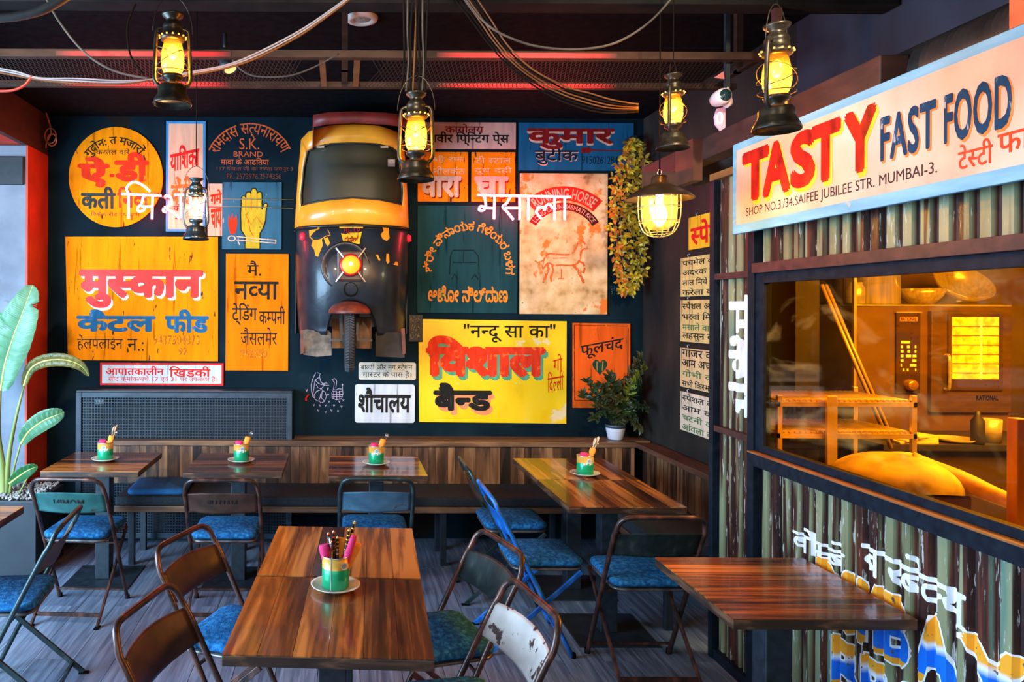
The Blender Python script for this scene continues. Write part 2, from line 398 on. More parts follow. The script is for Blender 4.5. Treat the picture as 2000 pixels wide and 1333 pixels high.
kobj(MB().bb(XK-.03, XK+.05, YN, YP-.025, zs-.01, zs+.045), 'window_sill', kb)
kobj(MB().bb(XK-.036, XK-.004, YN, YP-.025, zs+.0455, zs+.052), 'sill_edge', kor, 0)
# black glazing frame
zb0, zb1 = zs+.052, 1.90
fr = kobj(MB().bb(XK+.0, XK+.035, YP-.085, YP-.025, zb0, zb1).bb(XK, XK+.035, YN, YP-.085, zb1-.045, zb1).bb(XK, XK+.035, YN, YP-.085, zb0, zb0+.03).bb(XK, XK+.035, YN, YN+.05, zb0, zb1), 'window_frame', kb)
MB().bb(XK+.014, XK+.018, YN+.05, YP-.085, zb0+.03, zb1-.045).obj('pane', glass('amber_film', (1, .67, .13), .10, 0, .04, .10), fr)
kobj(MB().bb(XK-.005, XK+.05, YN, YF, 0, .055), 'kick_rail', kb)
# corrugated cladding: trapezoid profile along the wall
PER = .0745; PD = .018
def prof(y):
    t = ((y+.013) % PER)/PER
    if t < .50: return 0.0
    if t < .60: return (t-.50)/.10*PD
    if t < .90: return PD
    return (1-t)/.10*PD
def breaks(y0, y1):
    b = []; k = math.floor((y0+.013)/PER)
    while k*PER-.013 < y1:
        for t in (0, .5, .6, .9):
            y = (k+t)*PER-.013
            if y0 < y < y1: b.append(y)
        k += 1
    return b
def corr_mat():
    m = bpy.data.materials.new('rusty_corrugated_sheet'); m.use_nodes = True; n, l = nodes(m); b = n['Principled BSDF']
    g = n.new('ShaderNodeNewGeometry'); sx = n.new('ShaderNodeSeparateXYZ'); l.new(g.outputs['Position'], sx.inputs[0])
    # worn paint: valleys (deeper x) keep dark rust, ridges keep sage, each ridge its own state
    def noise(sc, det, dist=0, w=None):
        mp = n.new('ShaderNodeMapping'); mp.inputs['Scale'].default_value = sc; l.new(g.outputs['Position'], mp.inputs[0])
        z = n.new('ShaderNodeTexNoise'); z.inputs['Scale'].default_value = 1; z.inputs['Detail'].default_value = det; z.inputs['Distortion'].default_value = dist; z.inputs['Roughness'].default_value = .62
        l.new(mp.outputs[0], z.inputs[0]); return z.outputs['Fac']
    def mix(f, a, c):
        x = n.new('ShaderNodeMix'); x.data_type = 'RGBA'; l.new(f, x.inputs[0])
        for i, q in ((6, a), (7, c)):
            if isinstance(q, tuple): x.inputs[i].default_value = (*q, 1)
            else: l.new(q, x.inputs[i])
        return x.outputs[2]
    def step(f, a, w=.03):
        r = ramp(n, [(a, (0, 0, 0)), (min(1, a+w), (1, 1, 1))]); l.new(f, r.inputs[0]); return r.outputs[0]
    sage = ramp(n, [(.33, (.10, .10, .045)), (.48, (.20, .21, .11)), (.60, (.24, .25, .14)), (.68, (.10, .19, .14)), (.8, (.22, .25, .15))]); l.new(noise((0, 5.5, .6), 3), sage.inputs[0])
    rust = ramp(n, [(.3, (.008, .006, .007)), (.5, (.032, .012, .010)), (.72, (.15, .04, .02))]); l.new(noise((0, 30, 2), 6), rust.inputs[0])
    # depth mask
    dm = n.new('ShaderNodeMapRange'); l.new(sx.outputs[0], dm.inputs[0]); dm.inputs[1].default_value = XK+.024; dm.inputs[2].default_value = XK+.034
    c1 = mix(step(noise((0, 12, .4), 2, .2), .505), sage.outputs[0], rust.outputs[0])
    c2 = mix(dm.outputs[0], c1, rust.outputs[0])
    c3 = mix(step(noise((70, 70, 8), 8), .605), c2, (.42, .40, .36))
    c4 = mix(step(noise((24, 24, 14), 7), .69), c3, (.05, .014, .006))
    l.new(c4, b.inputs['Base Color']); b.inputs['Roughness'].default_value = .38; b.inputs['Specular IOR Level'].default_value = .5
    bp = n.new('ShaderNodeBump'); bp.inputs['Strength'].default_value = .25; bp.inputs['Distance'].default_value = .004; l.new(noise((80, 80, 30), 6), bp.inputs['Height']); l.new(bp.outputs[0], b.inputs['Normal'])
    return m
M_corr = corr_mat()
XC = XK+.02
def corr(y0, y1, z0, z1):
    ys = [y0]+breaks(y0, y1)+[y1]; v = []; f = []
    for y in ys: v += [(XC+prof(y), y, z0), (XC+prof(y), y, z1)]
    for i in range(len(ys)-1): f.append((2*i, 2*i+2, 2*i+3, 2*i+1))
    o = mkobj('corrugated_sheet', v, f, M_corr, kiosk); s = o.modifiers.new('solid', 'SOLIDIFY'); s.thickness = .0015; s.offset = 1
    return o
sh_side = corr(YP+.02, YF-.035, z2, z1); corr(YP+.02, YF-.035, .05, z2); corr(YP+.02, YF-.035, z1, zt)
sh_top = corr(YN, YP-.02, 1.93, zt); sh_low = corr(YN, YP-.02, .05, zs)
def on_corr(vf, m, parent, lift, name='painted_lettering'):
    """paint on the sheet: vf in (Y, z); follows every fold"""
    v, f = vf; bm = bmesh.new(); vs = [bm.verts.new((p[2]*1.6 if len(p) > 2 else 0, p[0], p[1])) for p in v]
    for q in f:
        try: bm.faces.new([vs[i] for i in q])
        except ValueError: pass
    ys = [p[0] for p in v]
    for y in breaks(min(ys), max(ys)):
        bmesh.ops.bisect_plane(bm, geom=bm.verts[:]+bm.edges[:]+bm.faces[:], plane_co=(0, y, 0), plane_no=(0, 1, 0))
    bm.verts.index_update(); bm.verts.ensure_lookup_table()
    V = [(XC+prof(p.co.y)-lift-p.co.x, p.co.y, p.co.z) for p in bm.verts]; Fc = [tuple(p.index for p in q.verts) for q in bm.faces]; bm.free()
    return mkobj(name, V, Fc, m, parent)
def yz(t, ya, yb, zb, zt_, bold=0, rise=0):     # words reading from far (ya) to near (yb)
    v, f = fit(t, (0, 0, 1, 1), bold); return [(ya+(yb-ya)*a, zt_+(zb-zt_)*b+rise*a, lf) for a, b, lf in v], f
M_wpaint = paintmat('white_brush', (.80, .80, .84), (.10, .10, .09), .66, (40, 40, 40))
def graf_mat():
    m = bpy.data.materials.new('graffiti_orange_over_blue'); m.use_nodes = True; n, l = nodes(m); b = n['Principled BSDF']; b.inputs['Roughness'].default_value = .45
    g = n.new('ShaderNodeNewGeometry'); sx = n.new('ShaderNodeSeparateXYZ'); l.new(g.outputs['Position'], sx.inputs[0])
    r = ramp(n, [(0, (.005, .16, .75)), (.36, (.005, .16, .75)), (.46, (.75, .80, .85)), (.54, (.85, .36, .02)), (1, (.85, .34, .02))])
    w = n.new('ShaderNodeTexNoise'); w.inputs['Scale'].default_value = 5; l.new(g.outputs['Position'], w.inputs[0])
    pp = n.new('ShaderNodeMath'); pp.operation = 'PINGPONG'; pp.inputs[1].default_value = 10
    mr = n.new('ShaderNodeMath'); mr.operation = 'MULTIPLY_ADD'; mr.inputs[1].default_value = .12; l.new(w.outputs['Fac'], mr.inputs[0]); l.new(sx.outputs[2], mr.inputs[2])
    md = n.new('ShaderNodeMath'); md.operation = 'SUBTRACT'; md.inputs[1].default_value = .39; l.new(mr.outputs[0], md.inputs[0])
    dv = n.new('ShaderNodeMath'); dv.operation = 'DIVIDE'; dv.inputs[1].default_value = .245; l.new(md.outputs[0], dv.inputs[0])
    frc = n.new('ShaderNodeMath'); frc.operation = 'FRACT'; l.new(dv.outputs[0], frc.inputs[0]); l.new(frc.outputs[0], r.inputs[0])
    n2 = n.new('ShaderNodeTexNoise'); n2.inputs['Scale'].default_value = 45; n2.inputs['Detail'].default_value = 7; l.new(g.outputs['Position'], n2.inputs[0])
    r2 = ramp(n, [(.64, (0, 0, 0)), (.68, (1, 1, 1))]); l.new(n2.outputs['Fac'], r2.inputs[0])
    mx = n.new('ShaderNodeMix'); mx.data_type = 'RGBA'; l.new(r2.outputs[0], mx.inputs[0]); l.new(r.outputs[0], mx.inputs[6]); mx.inputs[7].default_value = (.12, .08, .03, 1)
    l.new(mx.outputs[2], b.inputs['Base Color']); return m
M_graf = graf_mat()
k = ksc
def kz(z): return 1.73+(z-1.73)*k
on_corr(yz('बोम्बे', 2.979*k, 2.67*k, kz(.785), kz(.885), .022, .0), M_wpaint, sh_low, .0012)
on_corr(yz('बारबेक्यू', 2.587*k, 2.135*k, kz(.79), kz(.965), .022, -.02), M_wpaint, sh_low, .0012)
def rowletters(t, spans, z0, z1_):
    for ch, (a, b) in zip(t, spans):
        on_corr(yz(ch, a*k+.006, b*k-.006, kz(z0)-.006, kz(z1_)+.006, .075), mat('graffiti_white', (.82, .84, .86), .5), sh_low, .0010, 'letter_outline')
        on_corr(yz(ch, a*k, b*k, kz(z0), kz(z1_), .045), M_graf, sh_low, .0016)
rowletters('BOMBAY', ((2.83, 2.71), (2.70, 2.62), (2.605, 2.50), (2.49, 2.37), (2.35, 2.19), (2.17, 1.97)), .575, .80)
rowletters('BBQ', ((2.74, 2.60), (2.585, 2.45), (2.43, 2.28)), .34, .545)
# the mirrored white word running down the narrow side sheet
v, f = fit('गकम', (0, 0, 1, 1), .035)
on_corr(([(KY(1416)+(KY(1453)-KY(1416))*(1-b), 1.807-.57*(1-a), lf) for a, b, lf in v], f), M_wpaint, sh_side, .0014)

# ================================================================== BIG HANGING SIGN OVER THE KIOSK
XS = 1.78; s_ = XS/1.72
def sz(z): return 1.73+(z-1.73)*s_
tsign = MB().bb(XS, XS+.02, .75, KY(1429.6, XS), sz(2.066), sz(2.46)).obj('shop_sign', noisy('sign_blue_border', [(.3, (.12, .30, .42)), (.7, (.22, .45, .60))], (10, 4, 20), 7, .6, 0, .1, .12, chips=[((.35, .38, .34), .66, (9, 9, 9))]), bevel=.003)
tag(tsign, 'long cream sign with light blue border reading TASTY FAST FOOD, over the corrugated booth', 'sign')
MB().bb(XS-.0008, XS, .80, KY(1437.5, XS), sz(2.105), sz(2.428)).obj('cream_field', noisy('sign_cream', [(.3, (.45, .26, .18)), (.5, (.60, .39, .27)), (.75, (.68, .49, .38))], (3, 3, 3), 8, .6, 0, .05, .12, chips=[((.62, .36, .20), .70, (9, 9, 22))]), tsign)
def onsign(t, px0, px1, z0, z1_, m, bold=0, lift=.0015, off=(0, 0), Ys=None, name='lettering'):
    ya = KY(px0, XS) if Ys is None else Ys[0]; yb = KY(px1, XS) if Ys is None else Ys[1]
    v, f = yz(t, ya+off[0], yb+off[0], sz(z0)+off[1], sz(z1_)+off[1], bold)
    return mkobj(name, [(XS-lift-lf, a, b) for a, b, lf in v], f, m, tsign)
P_red2 = noisy('paint_tasty_red', [(.36, (.16, .008, .006)), (.5, (.42, .016, .008)), (.66, (.66, .035, .010))], (10, 10, 5), 5, .45, 0, 0, .12)
P_yel = paintmat('sign_yellow', (.90, .50, .03)); P_navy = paintmat('sign_navy', (.010, .045, .10), (.30, .33, .36), .62, (30, 30, 12)); P_or = paintmat('sign_orange', (.80, .20, .04))
P_ink = paintmat('brown_ink', (.05, .028, .03), (.40, .28, .2), .66)
tas = [(1449, 1502), (1489, 1543), (1543, 1592), (1583, 1642), (1648, 1712)]
for ch, (a, b) in zip('TASTY', tas):
    onsign(ch, a, b, 2.185, 2.405, P_yel, .06, .0012, (-.012, -.010), name='letter_shade')
    onsign(ch, a, b, 2.192, 2.405, P_red2, .055, .0018)
for wd_, a, b in (('FAST', 1719, 1828), ('FOOD', 1843, 1976)):
    onsign(wd_, a, b, 2.203, 2.35, P_or, .035, .0012, (-.006, -.004), name='letter_shade'); onsign(wd_, a, b, 2.207, 2.35, P_navy, .03, .0018)
onsign('CENTRE', 0, 0, 2.203, 2.35, P_or, .035, .0012, (-.006, -.004), (1.855*s_, 1.40*s_), 'letter_shade'); onsign('CENTRE', 0, 0, 2.207, 2.35, P_navy, .03, .0018, (0, 0), (1.855*s_, 1.40*s_))
onsign('SHOP NO.3./34.SAIFEE JUBILEE STR. MUMBAI-3.', 1457, 1830, 2.122, 2.168, P_ink, .004, .0018)
P_hr = paintmat('sign_hindi_red', (.72, .06, .02))
onsign('टे~सटी', 1871, 1939, 2.125, 2.195, P_hr, .012, .0018); onsign('फा~सट फूड', 0, 0, 2.12, 2.195, P_hr, .012, .0018, (0, 0), (1.944*s_, 1.62*s_))
MB().bb(XS+.0, XS+.03, 1.93, 1.98, sz(2.46), 3.18).obj('hanging_strap', noisy('strap_orange', [(.3, (.45, .09, .03)), (.7, (.65, .16, .05))], (9, 9, 9), 4, .5), tsign)
MB().bb(XS+.0, XS+.03, 3.05, 3.08, sz(2.46), 3.18).obj('hanging_strap', kbr, tsign)

# ================================================================== BENCH, GRILLE BOX
M_wood = noisy('bench_walnut', [(.26, (.012, .007, .005)), (.42, (.050, .022, .012)), (.56, (.13, .058, .026)), (.74, (.30, .15, .065))], (16, 16, 2.2), 8, .42, 0, .2, .4, rnd=.34, dist=.8)
M_rail = noisy('bench_rail_walnut', [(.26, (.05, .024, .014)), (.5, (.14, .066, .034)), (.74, (.30, .155, .078))], (2, 16, 16), 8, .38, 0, .15, .4, dist=.8)
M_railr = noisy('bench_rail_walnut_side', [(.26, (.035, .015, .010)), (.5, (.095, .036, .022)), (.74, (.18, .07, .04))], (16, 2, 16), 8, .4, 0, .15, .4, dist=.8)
M_seat = noisy('bench_cushion_black', [(.3, (.006, .009, .013)), (.7, (.016, .022, .03))], (60, 60, 60), 4, .9, 0, .2)
M_steel = noisy('black_steel', [(.3, (.007, .011, .016)), (.7, (.018, .028, .038))], (30, 30, 30), 4, .45, 0, .05)
bench = thing('wall_bench', (.2, 5.2, 0), 'corner bench with walnut plank backrest running below the painted signs', 'bench')
B = lambda mb, n, m, bev=.003: mb.obj(n, m, bench, bevel=bev)
BX0, BX1, BZ = -1.67, 2.13, .78
B(MB().bb(BX0, BX1+.02, 5.34, 5.42, BZ-.035, BZ), 'top_rail', M_rail)
B(MB().bb(-.34, 2.27, 5.42, 5.595, BZ-.03, BZ-.001), 'ledge', M_rail)
B(MB().bb(BX1-.0, BX1+.14, 3.95, 5.3395, BZ-.035, BZ), 'top_rail', M_railr)
x = BX0+.01; w_i = 0
rnd = random.Random(3)
while x < BX1-.02:
    w = rnd.choice((.05, .062, .075, .09)); w = min(w, BX1-x)
    B(MB().bb(x+.0008, x+w-.0008, 5.362+rnd.uniform(-.003, .003), 5.385, .47, BZ-.036), 'backrest_plank', M_wood, 0); x += w
y = 3.97
while y < 5.33:
    w = rnd.choice((.05, .062, .075, .09)); w = min(w, 5.335-y)
    B(MB().bb(BX1+.045+rnd.uniform(-.003, .003), BX1+.07, y+.0008, y+w-.0008, .47, BZ-.036), 'backrest_plank', M_wood, 0); y += w
B(MB().bb(-1.50, 2.17, 4.95, 5.385, .415, .475), 'seat_cushion', M_seat, .012)
B(MB().bb(1.72, 2.17, 3.97, 4.94, .415, .475), 'seat_cushion', M_seat, .012)
B(MB().bb(-1.5, 2.17, 4.94, 5.36, .375, .414), 'seat_board', M_rail)
B(MB().bb(1.715, 2.17, 3.96, 4.938, .375, .414), 'seat_board', M_railr)
for lx in (-1.42, -.70, .02, .68, 1.5): B(MB().bb(lx, lx+.04, 4.99, 5.03, 0, .374), 'leg', M_steel); B(MB().bb(lx, lx+.04, 5.29, 5.33, 0, .374), 'leg', M_steel)
B(MB().bb(1.76, 1.80, 4.0, 4.04, 0, .374), 'leg', M_steel)
# loose blue cushion lying on the bench
M_den = noisy('denim_blue', [(.30, (.003, .040, .12)), (.5, (.008, .095, .24)), (.68, (.03, .20, .38)), (.8, (.08, .30, .46))], (55, 55, 55), 8, .95, 0, .4, .2, dist=.4, bscale=160)
M_den2 = noisy('cushion_flat_blue', [(.3, (.004, .075, .22)), (.7, (.012, .13, .33))], (14, 14, 14), 4, .9, 0, .2)
def pad_mesh(hx, hy, t, r, z0, n=6, dome=.012):
    """soft pad with rounded corners"""
    mb = MB(); loop = []
    for cx_, cy_, a0 in ((hx-r, hy-r, 0), (-hx+r, hy-r, 90), (-hx+r, -hy+r, 180), (hx-r, -hy+r, 270)):
        for i in range(n+1):
            a = math.radians(a0+90*i/n); loop.append((cx_, cy_, math.cos(a), math.sin(a)))
    rows = []
    for (ins, z) in ((.02, z0), (.004, z0+t*.18), (0, z0+t*.45), (.005, z0+t*.78), (.02, z0+t*.95), (.04, z0+t)):
        row = [(cx_+(r-ins)*c, cy_+(r-ins)*s, z) for cx_, cy_, c, s in loop]; row.append(row[0]); rows.append(row)
    top = rows[-1]
    for k2, dz in ((.8, .45), (.5, .8), (.2, .98)): rows.append([(p[0]*k2, p[1]*k2, z0+t+dome*dz) for p in top])
    mb.grid(rows); k_ = len(loop)
    mb.add([p for p in rows[-1][:-1]]+[(0, 0, z0+t+dome)], [(i, (i+1) % k_, k_) for i in range(k_)], True)
    mb.add(rows[0][:-1], [tuple(range(k_))[::-1]])
    return mb
cm = pad_mesh(.20, .19, .045, .05, 0)
bc = cm.obj('seat_cushion', M_den2, org=(0, 0, 0)); place(bc, -1.24, 5.17, .05, .475)
tag(bc, 'loose plain blue cushion lying on the left end of the black bench seat', 'cushion')
# grille box behind the bench
M_gr = noisy('grille_frame_blue_black', [(.3, (.012, .022, .036)), (.7, (.024, .042, .066))], (20, 20, 20), 4, .4, 0, .05)
gx0, gx1, gz = -1.93, -.35, 1.13
grl = thing('radiator_cage', (-1.14, 5.5, 0), 'dark steel mesh cage covering the wall behind the left part of the bench', 'radiator cover')
G = lambda mb, n, m, b=.002: mb.obj(n, m, grl, bevel=b)
G(MB().bb(gx0, gx1, 5.43, 5.59, gz-.012, gz), 'top_sheet', M_gr)
G(MB().bb(gx0, gx0+.04, 5.42, 5.46, 0, gz-.013), 'frame_post', M_gr); G(MB().bb(gx1-.04, gx1, 5.42, 5.46, 0, gz-.013), 'frame_post', M_gr)
G(MB().bb(gx0+.04, gx1-.04, 5.42, 5.46, gz-.053, gz-.013), 'frame_rail', M_gr); G(MB().bb(gx0+.04, gx1-.04, 5.42, 5.46, .05, .09), 'frame_rail', M_gr)
mg = MB(); xx = gx0+.05
while xx < gx1-.045: mg.bb(xx-.0022, xx+.0022, 5.438, 5.442, .09, gz-.053); xx += .0205
zz = .10
while zz < gz-.055: mg.bb(gx0+.04, gx1-.04, 5.4335, 5.4375, zz-.0022, zz+.0022); zz += .0205
tag(G(mg, 'wire_mesh', M_gr, 0), kind='stuff')
G(MB().bb(gx0+.01, gx1-.01, 5.575, 5.59, .05, gz-.02), 'back_sheet', mat('grille_back', (.006, .010, .014), .7), 0)
MB().tube([(gx0+.13, 5.47, 1.045), (gx0+.20, 5.47, 1.045)], .022, 12).obj('valve', mat('valve_grey', (.35, .38, .42), .5), grl)
# ================================================================== PAINTED SIGNS ON THE BACK WALL
YS = 5.585
OR = (.90, .27, .004); BLK = (.02, .018, .016)
M_or1 = signpaint('sign_orange_amber', (.95, .255, .003), th=.635, th2=.68)
M_or2 = signpaint('sign_orange_red', (.95, .175, .003), th=.71, th2=.72)
M_or3 = signpaint('sign_orange_old', (.9, .20, .004), th=.61, th2=.64)
P_blk = paintmat('black', BLK); P_blkw = paintmat('black_worn', BLK, (.80, .26, .02), .585, (40, 40, 22))
P_red = paintmat('red', (.72, .02, .015)); P_redw = paintmat('red_worn', (.75, .035, .01), (.88, .26, .02), .60, (16, 16, 9))
P_white = paintmat('white', (.86, .80, .72)); P_blue = paintmat('blue', (.02, .12, .26), (.10, .25, .36), .62, (30, 30, 12))
P_faint = paintmat('faint_brown', (.42, .12, .015), (.9, .3, .02), .52, (40, 40, 30))
P_dkr = paintmat('dark_red', (.22, .012, .012)); P_pale = paintmat('pale_pink', (.72, .42, .30), (.7, .2, .02), .62, (30, 30, 14))
def rounded(x0, y0, x1, y1, r, n=4):
    p = []
    for cx_, cy_, a0 in ((x1-r, y1-r, 0), (x0+r, y1-r, 90), (x0+r, y0+r, 180), (x1-r, y0+r, 270)):
        for i in range(n+1):
            a = math.radians(a0+90*i/n); p.append((cx_+r*math.cos(a), cy_+r*math.sin(a)))
    return p
def board(name, pts, m, label, cat='sign', group=None, t=.015, Y=YW):
    """thin painted board: outline in pixels of the wall plane"""
    if len(pts) == 4 and not isinstance(pts[0], (tuple, list)): x0, y0, x1, y1 = pts; pts = [(x0, y0), (x1, y0), (x1, y1), (x0, y1)]
    mb = MB().prism(pts, lambda u, v, w: W(u, v, YS)+Vector((0, w, 0)), t-.001)
    return tag(mb.obj(name, m), label, cat, group)
L1, L2 = YS-.0008, YS-.0016
def T(par, t, box, m, bold=0, skew=0, rise=0, Y=L2, off=(0, 0), name='lettering'):
    return flat(fit(t, box, bold, skew=skew, rise=rise), m, par, Y, name, off)
def A(par, t, c, r, h, a0, a1, m, bold=0, Y=L2): return flat(arcfit(t, c, r, h, a0, a1, bold), m, par, Y)
# round sign
s = board('round_sign', [(225+92*math.cos(2*PI*i/48), 348+98*math.sin(2*PI*i/48)) for i in range(48)], M_or1, 'round orange sign with arched black and large red Hindi lettering, behind the pink neon')
A(s, 'गुर्दान: त मजारों', (224, 345), 62, 20, -55, 50, P_blk, .012)
T(s, 'करतल वारे', (186, 292, 252, 304), P_blkw, .005); T(s, 'ऐ', (150, 308, 213, 369), P_redw, .06); T(s, '-', (213, 342, 222, 348), P_red, .04)
T(s, 'डी', (222, 299, 290, 357), P_redw, .05); T(s, 'कती', (157, 367, 225, 411), paintmat('dark_green', (.03, .045, .04)), .035); T(s, 'निक', (228, 367, 290, 408), paintmat('brown_red', (.30, .05, .02), (.7, .2, .02), .6, (30, 30, 12)), .03)
T(s, 'विक्रेता रोड तय आम', (176, 416, 272, 427), P_blkw, .005)
# tall pink sign with blue border
s = board('tall_sign', (323, 238, 400, 454), signpaint('sign_blue_edge', (.05, .24, .48), th=.72, th2=.74), 'tall narrow pink sign with blue border and slanted red word, behind the clear lantern')
flat(polyf([(328, 243), (395, 243), (395, 449), (328, 449)]), signpaint('sign_pink', (.85, .42, .25), (.5, .16, .08), .66, .72), s, L1, 'pink_field')
T(s, 'याशिका', (331, 290, 388, 338), P_red, .03, rise=13); T(s, 'कैंटीन', (333, 347, 388, 402), paintmat('orange_red', (.85, .13, .02), (.85, .42, .25), .56, (14, 14, 8)), .03, rise=3)
T(s, 'के', (338, 400, 352, 414), P_dkr, .01); T(s, '-', (341, 427, 354, 430), P_red, .04)
# words painted on the bare wall
PO = paintmat('wall_orange', (.62, .10, .025), (.05, .03, .03), .62, (40, 40, 40)); PD_ = paintmat('wall_faint_orange', (.20, .045, .02), (.02, .02, .02), .55, (40, 40, 40))
YV = YW-.001
def TW(t, box, m, bold=0, rise=0): return flat(fit(t, box, bold, rise=rise), m, wall, YV, 'painted_lettering')
flat(arcfit('रामदास स~त्यनारायण', (487, 330), 68, 21, -66, 64, .008), PO, wall, YV, 'painted_lettering')
TW('S.K.', (466, 271, 505, 293), PO, .0); TW('BRAND', (455, 297, 512, 307), PO, .004); TW('मावा के आढ़तिया', (430, 309, 524, 323), PO, .0)
TW('117 गोपाल जी का रा~सता जयपुर 3', (422, 325, 571, 337), PD_, .0); TW('Ph. 2573976,2574356', (442, 340, 548, 352), PD_, .0)
TW('KUMAR', (1192, 556, 1212, 563), paintmat('chalk_teal', (.06, .12, .13), (.02, .03, .03), .52, (40, 40, 40)), 0); TW('9150261284', (1193, 562, 1240, 573), paintmat('chalk_teal', ()), 0)
# blue board with the raised palm and torch
s = board('palm_sign', (433, 357, 549, 488), signpaint('sign_slate_blue', (.035, .11, .17), (.25, .32, .36), .66, .72), 'slate blue painted board with a yellow raised palm and a burning torch')
py = paintmat('palm_yellow', (.55, .36, .02), (.10, .10, .03), .60, (26, 26, 16))
palm = [(478, 487), (478, 463), (470, 450), (469, 418), (470, 402), (470, 389), (472, 384), (477, 384), (479, 388), (479, 380), (482, 376), (487, 376), (489, 380), (489, 374), (492, 369), (498, 369), (501, 374), (501, 379), (505, 375), (510, 377), (511, 384), (511, 410), (514, 400), (519, 397), (522, 401), (519, 412), (518, 432), (513, 447), (507, 457), (507, 487)]
outl = ribbon(palm, 2.4, True)
flat(polyf(palm), py, s, L1, 'painted_hand'); flat(outl, P_blk, s, L2, 'hand_outline')
flat(join2(*[ribbon(q, 1.2) for q in ([(479, 388), (479, 412)], [(489, 380), (490, 412)], [(501, 380), (501, 411)], [(478, 420), (490, 440), (500, 424), (512, 440)], [(484, 430), (488, 452), (494, 462)])]), P_redw, s, L2, 'hand_lines')
flat(polyf([(449, 458), (445, 440), (446, 420), (450, 432), (453, 417), (456, 431), (461, 421), (463, 438), (459, 458)]), P_redw, s, L2, 'flame')
flat(join2(ribbon([(452+7*math.cos(a*PI/6), 467+5*math.sin(a*PI/6)) for a in range(12)], 2.2, True), ribbon([(461, 463), (500, 467), (538, 470)], 1.8), ribbon([(461, 470), (500, 473), (538, 476)], 1.8), ribbon([(538, 469), (538, 477)], 1.8), ribbon([(464, 472), (468, 480)], 1.8)), P_pale, s, L2, 'torch')
# small pink sign behind lantern
s = board('small_sign', (405, 360, 433, 462), signpaint('sign_pink2', (.88, .38, .25), (.5, .1, .05), .7, .74), 'small pink sign crowded with orange-red Hindi letters, right of the tall pink sign')
T(s, 'गर्म', (410, 374, 432, 402), P_redw, .03, rise=4); T(s, 'चाय', (411, 410, 432, 448), P_redw, .03, rise=3); flat(ribbon([(407, 406), (432, 406)], 1.6), P_dkr, s, L2, 'rule')
# Muskaan board
s = board('large_sign', [(127, 465), (425, 464), (426, 707), (133, 706)], M_or1, 'large orange board with big red and blue Hindi words, above the red-bordered white sign')
T(s, 'मु~सकान', (154, 529, 397, 604), P_white, .05, Y=L1, off=(4, 5), name='letter_shadow')
T(s, 'मु~सकान', (154, 529, 397, 604), noisy('paint_muskaan_red', [(.3, (.52, .06, .06)), (.5, (.76, .03, .02)), (.8, (.85, .05, .03))], (3, 3, 3), 6, .45, 0, 0, .12, chips=[((.75, .30, .28), .66, (12, 12, 30))]), .055)
T(s, 'कैटल', (149, 607, 304, 651), P_blue, .045); T(s, 'फीड', (322, 606, 408, 652), P_blue, .045)
T(s, 'हेलपलाइन', (151, 656, 240, 688), P_blkw, .0); T(s, 'न.:', (249, 664, 281, 688), P_blkw, .0); T(s, '9437504073', (300, 657, 390, 675), P_faint, 0); T(s, '92', (349, 681, 366, 695), P_faint, 0)
# red and white emergency window sign
s = board('window_sign', (196, 711, 437, 755), paintmat('border_red', (.72, .03, .03)), 'small white sign with red border and red Hindi, just above the mesh cage')
flat(polyf([(200, 715), (433, 715), (433, 751), (200, 751)]), signpaint('sign_white', (.60, .62, .66), (.35, .36, .40), .70, .74), s, L1, 'white_field')
T(s, 'आपातकालीन', (207, 717, 321, 735), P_red, .02); T(s, 'खिड़की', (331, 717, 412, 738), P_red, .02); T(s, 'सीट क्रमांक/बर्थ 17 एवं 31 पर उपलब्ध है।', (212, 736, 425, 750), P_red, .0)
# orange column sign
s = board('trading_sign', (441, 497, 563, 725), M_or2, 'upright orange sign with four short lines of black Hindi, left of the rickshaw')
T(s, 'मै.', (482, 510, 510, 540), P_blk, .01); T(s, 'न~वया', (457, 551, 544, 586), P_blk, .015); T(s, 'ट्रेडिंग', (453, 593, 502, 637), P_blk, .01); T(s, 'क~मपनी', (506, 599, 557, 634), P_blk, .01)
T(s, 'जैसलमेर', (470, 641, 541, 675), P_blk, .005); T(s, '942550', (470, 683, 522, 700), P_faint, 0)
# printing press sign
s = board('press_sign', (815, 238, 1006, 290), signpaint('sign_mauve', (.60, .34, .28), (.08, .05, .05), .70, .74), 'dusty pink strip sign with red and black Hindi, partly behind the middle lantern')
T(s, 'कार्यालय', (868, 241, 943, 259), P_dkr, .025); T(s, 'महावीर प्रि~नटिंग प्रेस', (816, 256, 993, 284), P_blk, .022)
# two small orange signs under it
for (x0, x1, big, a, b, lab) in ((815, 913, 'वारा', 'श्री राम', 'नीलकंठ', 'small weathered orange sign with pale Hindi letters, right beside the middle lantern base'), (920, 1005, 'घा', 'टी स्टाल', 'दूध दही', 'small weathered orange sign with two pale Hindi letters, above the masala neon')):
    s = board('tea_sign', (x0, 296, x1, 393), M_or3, lab, 'sign')
    T(s, big, (x0+5, 344, x1-13, 386), P_dkr, .05, Y=L1, off=(2, 2), name='letter_shadow'); T(s, big, (x0+5, 343, x1-13, 385), P_pale, .05)
    T(s, a, (x0+(30 if x0 < 900 else 8), 303, x1-8, 318), P_pale, .0); T(s, b, (x0+(30 if x0 < 900 else 6), 324, x1-6, 340), P_pale, .0)
